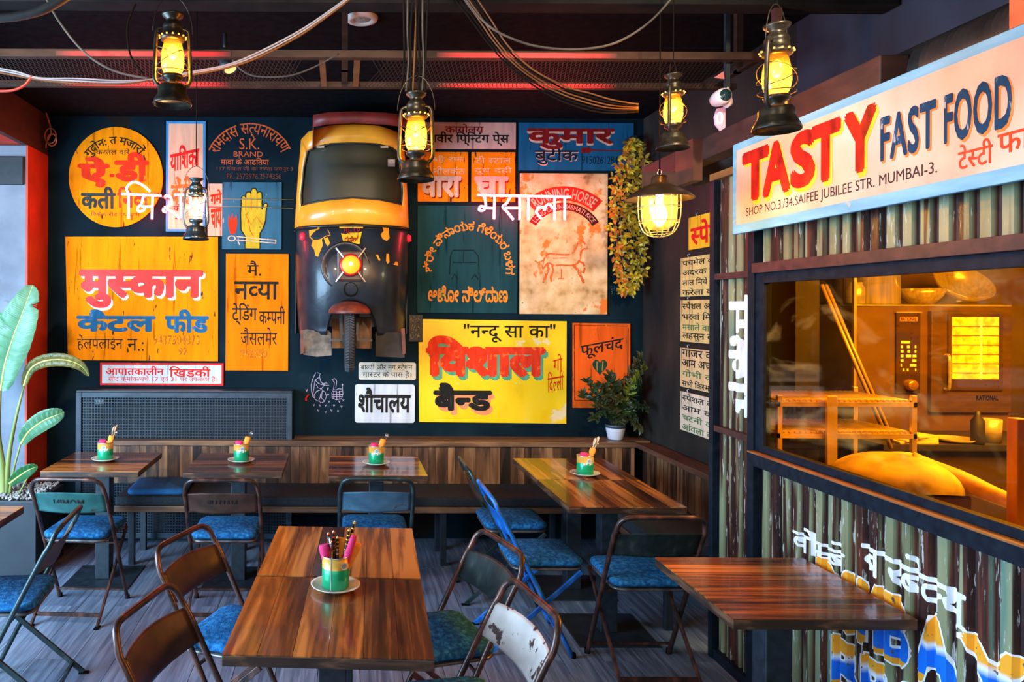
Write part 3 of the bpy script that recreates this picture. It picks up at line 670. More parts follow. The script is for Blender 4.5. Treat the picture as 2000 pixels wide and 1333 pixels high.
# blue Kumar sign
s = board('tailor_sign', (1012, 238, 1236, 331), signpaint('sign_blue', (.012, .10, .22), (.03, .06, .1), .72, .76), 'deep blue sign with dark red Hindi name and painted brush, above the rice sign')
T(s, 'कुमार', (1028, 251, 1199, 292), P_pale, .045, Y=L1, off=(0, 2), name='letter_shadow'); T(s, 'कुमार', (1028, 249, 1199, 290), P_dkr, .04)
T(s, 'बुटीक', (1043, 285, 1128, 321), P_pale, .012, Y=L1, off=(1, 1), name='letter_shadow'); T(s, 'बुटीक', (1043, 284, 1128, 320), paintmat('ink', (.01, .014, .03)), .015); T(s, '9150261284', (1135, 303, 1205, 318), paintmat('ink', ()), 0)
flat(join2(polyf([(1134, 287), (1148, 286), (1156, 289), (1156, 293), (1148, 297), (1134, 297)]), ribbon([(1155, 291), (1190, 292), (1218, 293)], 2.6)), P_dkr, s, L2, 'painted_brush')
# horse rice sign
hm = noisy('sign_rice_cream', [(.28, (.34, .15, .05)), (.42, (.70, .40, .17)), (.60, (.88, .58, .30)), (.78, (.95, .74, .46))], (9, 9, 9), 8, .6, 0, .15, .12, chips=[((.05, .02, .015), .675, (18, 18, 18)), ((.85, .20, .03), .565, (5, 5, 4))])
s = board('rice_sign', (1015, 337, 1186, 612), hm, 'tall cream and orange rice sign with a curved red banner and a faded trotting horse')
def arcband(c, r0, r1, a0, a1, n=20):
    o = []; i_ = []
    for k_ in range(n+1):
        a = math.radians(a0+(a1-a0)*k_/n); o.append((c[0]+r1*math.sin(a), c[1]-r1*math.cos(a))); i_.append((c[0]+r0*math.sin(a), c[1]-r0*math.cos(a)))
    return [*o, *i_], [(j, j+1, n+2+j, n+1+j) for j in range(n)]
cc = (1101, 474)
flat(arcband(cc, 84, 112, -42, 42), paintmat('banner_red', (.60, .03, .015), (.7, .2, .06), .66), s, L1, 'banner')
A(s, 'RUNNING HORSE', cc, 88, 20, -38, 38, P_pale, .02)
flat(arcband(cc, 65, 80, -58, 58), paintmat('banner_dark', (.09, .012, .012)), s, L1, 'banner'); A(s, 'LONG GRAIN BASMATI RICE', cc, 68, 9, -54, 54, P_pale, .01)
hp = paintmat('horse_orange', (.80, .14, .03), (.80, .45, .22), .56, (30, 30, 30))
horse = [(1064, 500), (1072, 494), (1085, 495), (1102, 496), (1116, 494), (1124, 482), (1130, 470), (1136, 468), (1143, 476), (1146, 484), (1140, 484), (1134, 490), (1133, 502), (1128, 512), (1116, 517), (1096, 516), (1082, 517), (1072, 512), (1066, 516), (1060, 524), (1058, 516)]
flat(join2(ribbon(smooth_pts([(*q, 0) for q in horse+horse[:1]], 2) and [tuple(p[:2]) for p in smooth_pts([(*q, 0) for q in horse], 2)], 3.2, True), ribbon([(1068, 512), (1071, 524), (1066, 536), (1061, 551)], 4.5), ribbon([(1078, 516), (1080, 528), (1075, 540), (1077, 549)], 4), ribbon([(1118, 515), (1128, 526), (1134, 538), (1140, 551)], 5), ribbon([(1128, 508), (1138, 512), (1142, 520), (1139, 532)], 4), ribbon([(1060, 508), (1050, 512), (1044, 508)], 3), ribbon([(1096, 524), (1096, 542)], 2), ribbon([(1090, 543), (1102, 543)], 2.4), ribbon([(1080, 503), (1110, 502)], 2)), hp, s, L2, 'painted_horse')
# teal Kannada sign
s = board('auto_stand_sign', (815, 401, 1010, 611), signpaint('sign_teal', (.014, .055, .065), (.04, .08, .09), .72, .76), 'dark teal sign with an arch of yellow-orange Kannada letters, below the masala neon')
PK = paintmat('kannada_orange', (.78, .24, .03), (.5, .30, .03), .56, (14, 14, 14))
A(s, 'ಶ್ರೀ ವಿನಾಯಕ ಗೆಳೆಯರ ಬಳಗ', (916, 521), 72, 19, -97, 100, PK, .02); T(s, 'ಆಟೋ ನಿಲ್ದಾಣ', (836, 557, 992, 590), PK, .03)
flat(join2(ribbon([(878, 536), (879, 500), (884, 488), (925, 488), (934, 500), (935, 536)], 2), ribbon([(884, 512), (930, 512)], 2), ribbon([(905, 490), (905, 512)], 1.6), ribbon([(882, 545), (887, 535), (894, 545)], 3), ribbon([(920, 545), (927, 535), (934, 545)], 3)), paintmat('teal_dark', (.008, .018, .022)), s, L2, 'painted_rickshaw')
# yellow band sign
ym = noisy('sign_yellow_board', [(.3, (.82, .44, .003)), (.5, (.93, .56, .003)), (.75, (.95, .62, .02))], (6, 6, 3), 7, .45, 0, .1, .4, chips=[((.80, .62, .34), .60, (3.2, 3.2, 4.2)), ((.04, .03, .02), .74, (30, 30, 30))])
s = board('band_sign', [(826, 623), (1107, 626), (1107, 826), (820, 824), (818, 668), (826, 668)], ym, 'large yellow sign with huge red green-shadowed Hindi word, left of the small red heart sign')
T(s, '"न~नदू सा का"', (906, 632, 1085, 668), P_blk, .01); G1 = paintmat('green_shade', (.10, .36, .20))
T(s, 'विशाल', (833, 656, 1066, 737), G1, .065, Y=L1, off=(5, 6), name='letter_shadow'); T(s, 'विशाल', (832, 655, 1066, 736), paintmat('visal_red', (.80, .045, .015), (.85, .16, .03), .58, (16, 16, 16)), .065)
T(s, 'बै~नड', (849, 750, 963, 806), paintmat('salmon_shade', (.86, .28, .12)), .05, Y=L1, off=(4, 4), name='letter_shadow'); T(s, 'बै~नड', (847, 747, 962, 802), P_blk, .05)
T(s, 'गो', (1081, 693, 1099, 725), P_red, .0, rise=5); T(s, 'दि~लली', (1070, 726, 1101, 768), P_red, .0, rise=6)
# red heart sign
s = board('heart_sign', [(1119, 629), (1231, 630), (1232, 795), (1120, 795)], signpaint('sign_vermilion', (.88, .115, .012), (.05, .02, .012), .68, .70), 'small orange-red sign with a slanted black name and a green heart, above the potted plant')
flat(ribbon([(1122, 633), (1227, 635), (1226, 782), (1123, 780)], 1.6, True), P_blkw, s, L2, 'border')
T(s, 'फूलचंद', (1134, 668, 1218, 702), P_blk, .012, rise=16)
flat(polyf([(1172+14.5*math.sin(t)**3*1.0, 714-(13*math.cos(t)-5*math.cos(2*t)-2*math.cos(3*t)-math.cos(4*t))*1.08) for t in [2*PI*i/36 for i in range(36)]]), paintmat('heart_green', (.015, .06, .04)), s, L1, 'heart')
flat(join2(ribbon([(1166, 704), (1167, 722)], 2.4), ribbon([(1178, 704), (1177, 722)], 2.4)), paintmat('heart_gold', (.5, .22, .03), (.02, .06, .04), .55), s, L2, 'heart_strokes')
# white plates
s = board('plate_sign', rounded(701, 708, 813, 742, 4), noisy('plate_rusty_white', [(.3, (.36, .36, .34)), (.5, (.58, .54, .44)), (.72, (.62, .34, .10))], (5, 5, 9), 6, .4, 0, .05), 'small stained white plate with two lines of black Hindi, below the rickshaw wheel')
T(s, 'बा~लटी और मग ~सटेशन', (705, 710, 806, 722), P_blk, .004); T(s, 'मा~सटर के पास है।', (709, 724, 804, 738), P_blk, .004)
s = board('toilet_sign', rounded(694, 751, 811, 826, 5), signpaint('plate_white', (.55, .56, .60), (.38, .38, .42), .68, .76), 'larger rounded white plate with one bold black Hindi word, just above the bench')
T(s, 'शौचालय', (700, 757, 803, 807), P_blk, .03)
s = board('code_sign', (799, 615, 826, 667), mat('code_black', (.012, .010, .008), .6), 'tiny dark plate with faded yellow characters, at the upper left corner of the yellow sign')
for i, w_ in enumerate(('NVS', 'W25', 'O16')): T(s, w_, (801, 617+i*16, 820, 630+i*16), paintmat('faded_yellow', (.25, .17, .06), (.02, .02, .01), .5, (60, 60, 60)), 0)
# chalk drawing
def q(*p): return [(560+.14*a, 680+.14*b) for a, b in p]
ch = [q((410, 345), (370, 430), (345, 520), (350, 600), (370, 680), (385, 700)), q((430, 345), (470, 360), (460, 410), (430, 430), (400, 450), (385, 560), (370, 640)), q((400, 450), (450, 500), (520, 520)), q((460, 400), (480, 470), (530, 520), (600, 530), (560, 490), (500, 500)), q((415, 510), (440, 560), (490, 570), (530, 520)), q((490, 580), (420, 610), (385, 660), (400, 720), (450, 745), (470, 700), (480, 640)), q((490, 580), (540, 620), (560, 680), (530, 750), (480, 770), (460, 740)), q((500, 600), (490, 700), (530, 740)),
      q((630, 450), (670, 425), (700, 450), (700, 500), (690, 560)), q((650, 460), (670, 480), (660, 570)), q((635, 620), (640, 700), (700, 725), (770, 710), (790, 640), (785, 600)), q((640, 600), (720, 620), (785, 600), (780, 500)), q((640, 650), (785, 650)), q((645, 680), (785, 680)), q((660, 600), (665, 700)), q((700, 600), (705, 715)), q((740, 600), (745, 710)), q((650, 575), (690, 590), (720, 570), (770, 575))]
for i in range(18):
    a, b = [(280, 590), (580, 570), (582, 655), (595, 750), (385, 800), (470, 805), (548, 805), (665, 805), (770, 820), (740, 750), (795, 730), (445, 875), (548, 895), (630, 870), (722, 885), (780, 520), (575, 580), (285, 600)][i]
    ch.append(q((a-10, b-14), (a, b+14), (a+12, b-12)))
flat(join2(*[ribbon(p, 1.0) for p in ch]), paintmat('chalk_pink', (.50, .36, .50)), wall, YV, 'chalk_drawing')
flat(polyf(q((305, 650), (320, 655), (285, 700), (290, 740), (262, 740), (265, 700))), P_red, wall, YV-.0005, 'chalk_drawing')

# ------------------------------------------------------------------ menu boards on the right wall
XR = 2.28
def RY(px, X=XR-.02): return X*F/(px-CX)
lines = [(1344, 423, 486, ['~सपेशल'], 0), (1329, 502, 577, ['पचमेल का', 'अदरक के', 'लाल मिर्च का', 'करेला का'], 1), (1329, 584, 664, ['~सपेशल आम', 'भरवां मिर्च', 'मसाले वाला', 'लहसुन का'], 2),
         (1329, 676, 752, ['गाजर का', 'आम अचार', 'गोभी का', 'सभी किस्म के'], 3), (1329, 761, 836, ['~सपेशल का', 'आम की', 'चटनी का', 'आंवला का'], 4)]
desc = ['yellow menu board with red Hindi heading, top of the stack beside the booth', 'yellow menu board with four lines of black Hindi, second from top of the stack', 'amber menu board with black and green Hindi, middle of the stack beside the booth', 'peach menu board with a large top line of Hindi, fourth from top of the stack', 'pale menu board with green last line of Hindi, bottom of the stack beside the booth']
cols = [(.85, .45, .02), (.72, .50, .16), (.72, .46, .16), (.74, .44, .20), (.70, .52, .36)]
P_grn = paintmat('menu_green', (.06, .17, .06))
for (px, ya, yb, tx, i) in lines:
    y0 = RY(px); z_t, z_b = zat(ya, y0), zat(yb, y0)
    b = MB().bb(XR-.02, XR-.004, y0-.62, y0, z_b, z_t).obj('menu_board', signpaint('menu_%d' % i, cols[i], dk(cols[i], .3), .68, .70), bevel=.002); tag(b, desc[i], 'sign')
    n = len(tx); hh = (z_t-z_b)/n
    for j, t in enumerate(tx):
        v, f = fit(t, (0, 0, 1, 1), .012 if n > 1 else .03)
        wl = .46 if n > 1 else .55
        V = [(XR-.021-lf, y0-.03-wl*a, z_t-hh*j-hh*(.14+.74*c)) for a, c, lf in v]
        mkobj('lettering', V, f, P_red if n == 1 else (P_grn if (i, j) in ((2, 2), (3, 2), (4, 3), (4, 2)) else P_blk), b)
    MB().tube(smooth_pts([(XR-.012, y0-.10, z_t-.005), (XR-.02, y0-.10, z_t+.012), (XR-.012, y0-.09, z_t+.02), (XR-.004, y0-.095, z_t+.02)], 3), .0022, 5).obj('hook', mat('hook_white', (.6, .6, .6), .4), b)

# ================================================================== NEON
def neon(name, strokes, Y, label):
    t = thing(name, W(*strokes[0][0], Y), label, 'neon sign')
    m = emis('neon_red_white', (1.0, .050, .070), 26)
    for st in strokes:
        MB().tube([W(a, b, Y) for a, b in ([tuple(p[:2]) for p in smooth_pts([(*q_, 0) for q_ in st], 4)] if len(st) > 2 else st)], .0092, 8).obj('neon_tube', m, t)
    c = MB()
    for st in strokes:
        p = W(*st[0], Y); c.tube([p+Vector((0, .008, 0)), (p.x, YW-.001, p.z)], .003, 5)
    c.obj('standoff_clips', mat('clip_clear', (.5, .5, .5), .3), t)
    return t
YN_ = 5.50
neon('neon_word', [[(236, 381), (314, 384)], [(250, 429), (250, 384), (246, 370), (257, 358), (270, 360), (282, 367), (292, 376)], [(297, 385), (296, 430)], [(279, 385), (275, 400), (268, 408), (270, 415), (279, 413), (282, 408)], [(275, 405), (296, 406)],
                   [(320, 387), (325, 384), (333, 388), (333, 398), (327, 405), (320, 407)], [(320, 407), (327, 411), (339, 418), (350, 429)], [(319, 408), (318, 414), (324, 416)], [(340, 382), (402, 382)], [(352, 384), (352, 428)], [(370, 384), (372, 400), (366, 410)], [(399, 384), (391, 420)]], YN_, 'white-hot pink neon Hindi word glowing across the round and tall signs on the left')
neon('neon_word', [[(932, 380), (1114, 383)], [(945, 381), (948, 402), (942, 410), (935, 409), (938, 402), (948, 404)], [(948, 405), (965, 406)], [(965, 381), (964, 427)], [(997, 381), (989, 395), (981, 403), (990, 413), (1002, 428)], [(986, 405), (1014, 405)], [(1014, 381), (1014, 428)], [(1031, 381), (1031, 428)],
                   [(1082, 381), (1082, 428)], [(1079, 405), (1071, 397), (1065, 402), (1063, 409), (1060, 404), (1052, 403), (1047, 413), (1057, 426)], [(1102, 382), (1102, 428)], [(1079, 405), (1082, 405)]], YN_, 'white-hot pink neon Hindi word glowing in front of the horse rice sign')
wcab = MB()
for (pts) in ([(433, 390), (500, 390), (572, 391)], [(405, 405), (470, 405), (520, 406), (572, 408)], [(297, 376), (325, 392), (340, 388)]):
    wcab.tube([W(a, b, 5.57) for a, b in pts], .003, 5)
tag(wcab.obj('neon_cable', mat('cable_green', (.14, .16, .10), .5)), 'thin pair of neon feed wires crossing the palm sign towards the rickshaw', 'cable')
# ================================================================== RICKSHAW FRONT MOUNTED ON THE WALL
M_yel = noisy('rickshaw_yellow', [(.3, (.62, .22, .012)), (.55, (.85, .33, .02)), (.8, (.90, .40, .03))], (4, 4, 4), 6, .32, 0, .06, .5, coat=.3, chips=[((.12, .03, .012), .70, (14, 14, 14)), ((.06, .02, .01), .73, (50, 50, 50))])
M_rblk = noisy('rickshaw_black', [(.3, (.006, .008, .012)), (.7, (.02, .026, .036))], (5, 5, 5), 7, .30, 0, .12, .35, coat=.12, chips=[((.07, .035, .02), .68, (9, 9, 14))], bscale=24)
M_rred = noisy('rickshaw_maroon', [(.3, (.10, .010, .008)), (.7, (.26, .024, .014))], (6, 6, 6), 6, .5, 0, .1, chips=[((.03, .01, .01), .66, (18, 18, 18))])
M_rust = noisy('rust_flap', [(.3, (.05, .04, .032)), (.5, (.14, .115, .09)), (.72, (.26, .20, .15))], (14, 14, 14), 8, .8, 0, .5, .3)
M_dred = noisy('guard_red_brown', [(.3, (.06, .012, .008)), (.6, (.20, .035, .015)), (.8, (.40, .06, .02))], (12, 12, 12), 8, .5, 0, .3)
rk = thing('auto_rickshaw_front', (0.09, 5.4, .9), 'front of a yellow and black auto rickshaw mounted on the back wall among the signs', 'auto rickshaw')
YB = 5.22                                      # plane in which its outline was measured
def rx(px): return xat(px, YB)
def rz(py): return zat(py, YB)
XCR = rx(688)
def cowlY(px, py):
    """depth of the body skin: round nose below, flatter above the trim"""
    hw = 118.0; u = min(1, abs(px-688)/hw)
    d = .30 if py < 445 else .30+.08*math.sin(min(1, (py-445)/200)*PI)
    return 5.52-d*(1-u**2.6)**.5*(1 if py > 445 else .92)
def RP(px, py, out=0): y = cowlY(px, py)-out; return Vector((rx(px), y, rz(py)))
R_ = lambda mb, n, m, bev=0, solid=0: mb.obj(n, m, rk, bevel=bev, solid=solid)
# cowl with a wheel arch
rows = []
NU = 48
for j in range(25):
    row = []
    for i in range(NU+1):
        u = -1+2*i/NU; u = math.copysign(abs(u)**.85, u)
        bot = 655-(68*math.sqrt(max(0, 1-((u*116)/54)**2)) if abs(u*116) < 54 else 0)
        t = j/24; py_ = 442+(bot-442)*t; hw = 115-9*t*t
        row.append(Vector((rx(688+u*hw), cowlY(688+u*116, py_), rz(py_))))
    rows.append(row)
R_(MB().grid(rows), 'nose_cowl', M_rblk, 0, .008)
# yellow windscreen surround: ring between two outlines
outer = [(585, 262), (600, 250), (640, 242), (690, 240), (740, 242), (776, 250), (790, 262), (796, 320), (800, 380), (804, 442), (760, 439), (688, 436), (620, 439), (569, 444), (573, 400), (579, 320)]
inner = [(598, 290), (612, 284), (645, 279), (690, 278), (735, 279), (766, 284), (779, 292), (784, 330), (788, 370), (786, 394), (740, 388), (688, 385), (640, 389), (586, 396), (585, 375), (591, 320)]
def dense(p, n=4):
    o = []
    for i in range(len(p)):
        a, b = p[i], p[(i+1) % len(p)]
        for k_ in range(n): o.append((a[0]+(b[0]-a[0])*k_/n, a[1]+(b[1]-a[1])*k_/n))
    return o
O, I = dense(outer), dense(inner); n = len(O)
def ringpt(i, t): return (O[i][0]+(I[i][0]-O[i][0])*t, O[i][1]+(I[i][1]-O[i][1])*t)
rows = [[RP(*ringpt(i % n, t), out=o_) for i in range(n+1)] for t, o_ in ((0, -.03), (.04, 0), (.5, .006), (.94, .0), (1, -.014))]
R_(MB().grid(rows), 'windscreen_surround', M_yel, 0, .004)
R_(MB().tube([RP(a, b, -.004) for a, b in I], .007, 6, closed=True), 'windscreen_seal', mat('rubber_black', (.01, .01, .01), .5))
gl = MB(); rr = []
def xr(py_):
    xs = []
    for i in range(n):
        (x0, y0), (x1, y1) = I[i], I[(i+1) % n]
        if (y0-py_)*(y1-py_) <= 0 and y0 != y1: xs.append(x0+(x1-x0)*(py_-y0)/(y1-y0))
    return (min(xs), max(xs)) if xs else (640, 730)
for j in range(15):
    py_ = 279+j*(385.5-279)/14; a, b = xr(py_)
    rr.append([RP(a-2+(b-a+4)*i/16, py_, -.02) for i in range(17)])
for u_ in (.5, 1): rr.append([RP(588+198*i/16, 386+9*u_, -.02) for i in range(17)])
R_(gl.grid(rr), 'windscreen_glass', noisy('dusty_dark_glass', [(.3, (.012, .011, .006)), (.7, (.035, .030, .012))], (3, 3, 3), 6, .42, 0, .02, .3, coat=.1))
R_(MB().tube([RP(a, 441, .004) for a in range(571, 806, 9)], .011, 8), 'trim_bead', mat('trim_black', (.01, .01, .012), .3))
# body sides back to the wall
for s0, px_ in ((-1, 571), (1, 803)):
    R_(MB().add([(rx(px_), 5.50, rz(440)), (rx(px_), 5.60, rz(440)), (rx(px_+s0*(-12)), 5.60, rz(255)), (rx(px_+s0*(-12)), 5.50, rz(255))], [(0, 1, 2, 3)]), 'side_panel', M_yel, 0, .006)
    R_(MB().bb(rx(px_-s0*1), rx(px_-s0*3), 5.50, 5.60, rz(655), rz(442)), 'side_panel', M_rblk)
# sun visor
top = [(612, 224), (640, 221), (690, 220), (745, 221), (800, 225)]
v = MB(); rws = []
for d, dy in ((0, 5.56), (.2, 5.30), (1, 5.06)):
    rws.append([Vector((rx(a), dy+.0*i, rz(b)-(.05*d if d else 0)+(.012*math.sin(PI*i/4)*d))) for i, (a, b) in enumerate(top)])
v.grid(rws)
rws2 = [[p.copy() for p in rws[-1]], [p+Vector((0, .01, -.075-.0*(i in (0, 4)))) for i, p in enumerate(rws[-1])]]
v.grid(rws2)
R_(v, 'sun_visor', M_rred, 0, .008)
for i in (0, 4):
    p = rws[-1][i]; R_(MB().add([p, p+Vector((0, .01, -.11)), (p.x-(.02 if i == 0 else -.02), 5.45, rz(300)), (p.x, 5.52, p.z+.02)], [(0, 1, 2, 3)]), 'visor_bracket', M_rred, 0, .006)
for a in (624, 750): R_(MB().box(RP(a, 285, .014), (.055, .012, .014)), 'hinge', mat('chrome', (.6, .6, .6), .25, 1))
R_(MB().box(RP(764, 316, .03), (.05, .01, .05)), 'mirror', mat('mirror_dull', (.3, .22, .2), .3, .5))
# plate, headlamp, horn
pl = MB().prism([(659, 443), (711, 443), (704, 470), (703, 478), (693, 478), (684, 484), (681, 478), (669, 478)], lambda a, b, w: RP(688+(a-688)*.9, b, .014+w), .004)
plo = R_(pl, 'number_plate', signpaint('plate_yellow', (.80, .42, .02), (.16, .05, .02), .64, .68))
vf = fit('91-JR', (704, 446, 667, 459), .02)
mkobj('lettering', [RP(688+(a-688)*.9, b, .020+lf) for a, b, lf in vf[0]], vf[1], P_dkr, plo)
vf = fit('ಗಣೇಶ', (671, 462, 700, 474), .02); mkobj('lettering', [RP(688+(a-688)*.9, b, .020+lf) for a, b, lf in vf[0]], vf[1], P_dkr, plo)
hl = RP(684, 520, .05); Rx = Matrix.Rotation(PI/2, 3, 'X')
R_(MB().lathe([(.0, -.03), (.155, -.03), (.168, -.018), (.172, 0), (.160, .004), (.140, -.004), (.10, -.016), (0, -.02)], RP(674, 521, -.006), 32, M=Rx), 'headlamp_recess', M_rblk)
R_(MB().bb(hl.x-.095, hl.x+.085, hl.y+.005, hl.y+.07, hl.z-.11, hl.z+.10), 'headlamp_housing', mat('housing_brown', (.05, .022, .016), .4), .012)
hlo = R_(MB().lathe([(.072, -.005), (.078, .02), (.07, .034), (.062, .034)], hl, 28, M=Rx), 'headlamp_rim', mat('rim_red', (.65, .02, .02), .3, .3))
MB().lathe([(.068, .02), (.060, .032), (.040, .042), (.018, .047), (0, .048)], hl, 28, M=Rx).obj('headlamp_lens', emis('lens_orange', (1, .20, .006), 1.3), hlo)
MB().lathe([(.014, .048), (.010, .056), (0, .058)], hl+Vector((0, 0, .005)), 12, M=Rx).obj('bulb_glow', emis('lens_hot', (1, .75, .35), 5), hlo)
for sx, sz_ in ((-1, 1), (-1, -1), (1, 1), (1, -1)):
    R_(MB().bar(hl+Vector((sx*.05, -.035, sz_*.05)), hl+Vector((sx*.10, -.02, sz_*.115)), .008, .008), 'lamp_strut', mat('strut_steel', (.5, .42, .42), .3, .8))
R_(MB().lathe([(.0, -.012), (.035, -.012), (.05, 0), (.046, .006)], RP(684, 566, .01), 20, M=Rx), 'horn_mouth', mat('horn_black', (.004, .004, .005), .5))
for a, cz in ((589, 'lamp_red'), (802, 'lamp_red')): R_(MB().lathe([(0, .03), (.02, .02), (.022, -.02), (0, -.03)], RP(a, 460, .01), 12), 'marker_lamp', emis('lamp_red', (.7, .01, .03), .5))
# flaked remnants of yellow paint on the black nose
fk = [[(602, 448), (618, 447), (620, 441), (629, 445), (640, 449), (645, 460), (635, 463), (628, 468), (630, 480), (625, 492), (621, 503), (616, 500), (613, 488), (607, 480), (610, 470), (603, 462)], [(632, 466), (640, 464), (644, 476), (640, 483), (635, 476)], [(746, 441), (760, 441), (759, 452), (761, 464), (755, 471), (746, 466), (743, 458), (749, 450)], [(754, 496), (759, 496), (760, 512), (756, 516), (753, 510)], [(768, 517), (773, 510), (778, 512), (778, 518)], [(733, 499), (737, 498), (742, 509), (739, 511)]]
R_(MB().add(*(lambda V, Fc: (V, Fc))(*(lambda L: (sum([[RP(a, b, .006) for a, b in p] for p in L], []), [tuple(range(sum(len(x_) for x_ in L[:i]), sum(len(x_) for x_ in L[:i+1]))) for i in range(len(L))]))(fk))), 'paint_flakes', M_yel)
# mudguard, forks, wheel, flaps
wc = Vector((XCR-.02, 5.16, rz(664)))
cap = []
for j in range(9):
    th = j/8*PI*.5
    cap.append([Vector((wc.x+.147*math.cos(th)*math.cos(q_)*-1, wc.y+.02-.20*math.sin(q_)*math.cos(th), wc.z+.185+.085*math.sin(th))) for q_ in [PI*i/18 for i in range(19)]])
R_(MB().grid(cap), 'mudguard', M_dred, 0, .006)
ty = [(.150, -.022), (.165, -.034), (.19, -.037), (.208, -.030), (.215, -.015), (.217, 0), (.215, .015), (.208, .030), (.19, .037), (.165, .034), (.150, .022)]
Ry = Matrix.Rotation(PI/2, 3, 'Y')
whl = R_(MB().lathe(ty, wc, 40, M=Ry), 'tyre', noisy('tyre_rubber', [(.3, (.006, .006, .007)), (.7, (.022, .022, .024))], (70, 70, 70), 4, .7, 0, .5))
trd = MB()
for i in range(64):
    a = 2*PI*i/64
    for sx in (-1, 1):
        p0 = wc+Matrix.Rotation(a, 3, 'X')@Vector((sx*.002, 0, .218)); p1 = wc+Matrix.Rotation(a+.06, 3, 'X')@Vector((sx*.028, 0, .212)); trd.bar(p0, p1, .005, .008)
tag(trd.obj('tread', mat('tread_rubber', (.03, .03, .033), .75), whl), kind='stuff')
R_(MB().lathe([(.15, -.02), (.06, -.03), (.03, -.05), (0, -.05)], wc, 20, M=Ry).lathe([(.15, .02), (.06, .03), (.03, .05), (0, .05)], wc, 20, M=Ry), 'wheel_hub', mat('hub_dark', (.05, .045, .04), .5, .5))
for sx in (-1, 1): R_(MB().bar(wc+Vector((sx*.055, .02, -.01)), wc+Vector((sx*.065, .12, .30)), .02, .03), 'fork', mat('fork_grey', (.07, .06, .055), .45, .5))
R_(MB().bar(wc+Vector((-.16, .02, 0)), wc+Vector((.16, .02, 0)), .018, .018), 'axle', mat('fork_grey', (), .5))
R_(MB().bb(rx(648), rx(672), 5.40, 5.42, rz(683), rz(624)), 'underbody_plate', noisy('under_orange', [(.3, (.12, .04, .01)), (.6, (.55, .25, .08))], (9, 9, 4), 5, .6))
R_(MB().bb(rx(697), rx(728), 5.40, 5.42, rz(684), rz(620)), 'underbody_plate', noisy('under_brown', [(.4, (.05, .03, .02)), (.6, (.35, .14, .04))], (9, 9, 4), 5, .6))
flap = [(590, 646), (600, 644), (612, 646), (620, 650), (628, 646), (640, 645), (647, 652), (648, 694), (620, 697), (593, 693)]
R_(MB().prism(flap, lambda a, b, w: Vector((rx(a), 5.20+w+.0015*(690-b), rz(b))), .008), 'mud_flap', M_rust)
R_(MB().prism([(734, 648), (790, 650), (790, 698), (734, 696)], lambda a, b, w: Vector((rx(a), 5.20+w+.0015*(690-b), rz(b))), .008), 'mud_flap', noisy('flap_dark', [(.3, (.010, .009, .008)), (.7, (.035, .025, .02))], (14, 14, 14), 6, .8, 0, .4))
R_(MB().prism([(587, 645), (593, 645), (594, 690), (588, 692)], lambda a, b, w: Vector((rx(a), 5.19+w, rz(b))), .006), 'flap_strip', M_dred)
R_(MB().prism([(783, 641), (790, 641), (792, 690), (786, 692)], lambda a, b, w: Vector((rx(a), 5.19+w, rz(b))), .006), 'flap_strip', M_dred)
R_(MB().bb(rx(592), rx(786), 5.44, 5.59, rz(640), rz(300)), 'mounting_box', M_rblk)

# ================================================================== CEILING FITTINGS
M_rl = noisy('tray_steel_brown', [(.3, (.02, .010, .007)), (.7, (.05, .025, .016))], (9, 20, 20), 4, .55, 0, .05, .2)
ty0, ty1, tz = 3.36, 3.81, 2.882
tray = thing('ceiling_mesh_tray', (-.2, 3.6, 2.9), 'steel mesh tray hung across the room under the black ceiling, with painted red neon glow', 'cable tray')
tx0, tx1 = -2.35, 2.02
for y, h in ((ty0, .035), (ty1, .03)):
    MB().bb(tx0, tx1, y-.018, y+.018, tz-h/2, tz+h/2).obj('rail', M_rl, tray, bevel=.002)
for px_ in (629, 694): x_ = xat(px_, 3.6); MB().bb(x_-.014, x_+.014, ty0+.019, ty1-.019, tz-.014, tz+.014).obj('cross_bar', noisy('bar_orange_brown', [(.3, (.10, .035, .012)), (.7, (.2, .07, .02))], (9, 9, 9), 4, .5), tray)
def neon_glow_mat():
    m = bpy.data.materials.new('painted_neon_red'); m.use_nodes = True; n, l = nodes(m); b = n['Principled BSDF']; b.inputs['Base Color'].default_value = (.05, .005, .005, 1)
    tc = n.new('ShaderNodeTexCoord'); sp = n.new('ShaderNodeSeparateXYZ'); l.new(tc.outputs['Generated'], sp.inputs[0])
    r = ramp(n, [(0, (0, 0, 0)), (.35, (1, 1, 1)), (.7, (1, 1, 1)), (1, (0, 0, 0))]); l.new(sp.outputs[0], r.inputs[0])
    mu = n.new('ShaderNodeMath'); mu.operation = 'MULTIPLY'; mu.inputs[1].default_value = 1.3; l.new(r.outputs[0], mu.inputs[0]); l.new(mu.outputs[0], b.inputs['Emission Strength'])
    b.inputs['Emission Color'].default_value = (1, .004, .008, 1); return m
M_neon_glow = neon_glow_mat()  # red neon light on the rails, put in as fading glow strips
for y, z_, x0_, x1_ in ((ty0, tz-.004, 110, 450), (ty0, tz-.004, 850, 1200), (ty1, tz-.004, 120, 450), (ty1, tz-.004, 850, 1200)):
    MB().bb(xat(x0_, y), xat(x1_, y), y-.0205, y-.0182, z_-.011, z_+.011).obj('painted_neon_glow', M_neon_glow, tray)
def wires(x0, x1, n, sl, z=tz-.01):
    mb = MB()
    for i in range(n):
        x = x0+(x1-x0)*i/n
        mb.add([(x, ty0+.02, z), (x+.004, ty0+.02, z), (x+.004+sl, ty1-.02, z), (x+sl, ty1-.02, z)], [(0, 1, 2, 3)])
    return mb
M_ms = mat('mesh_wire_brown', (.030, .018, .014), .6, spec=.2)
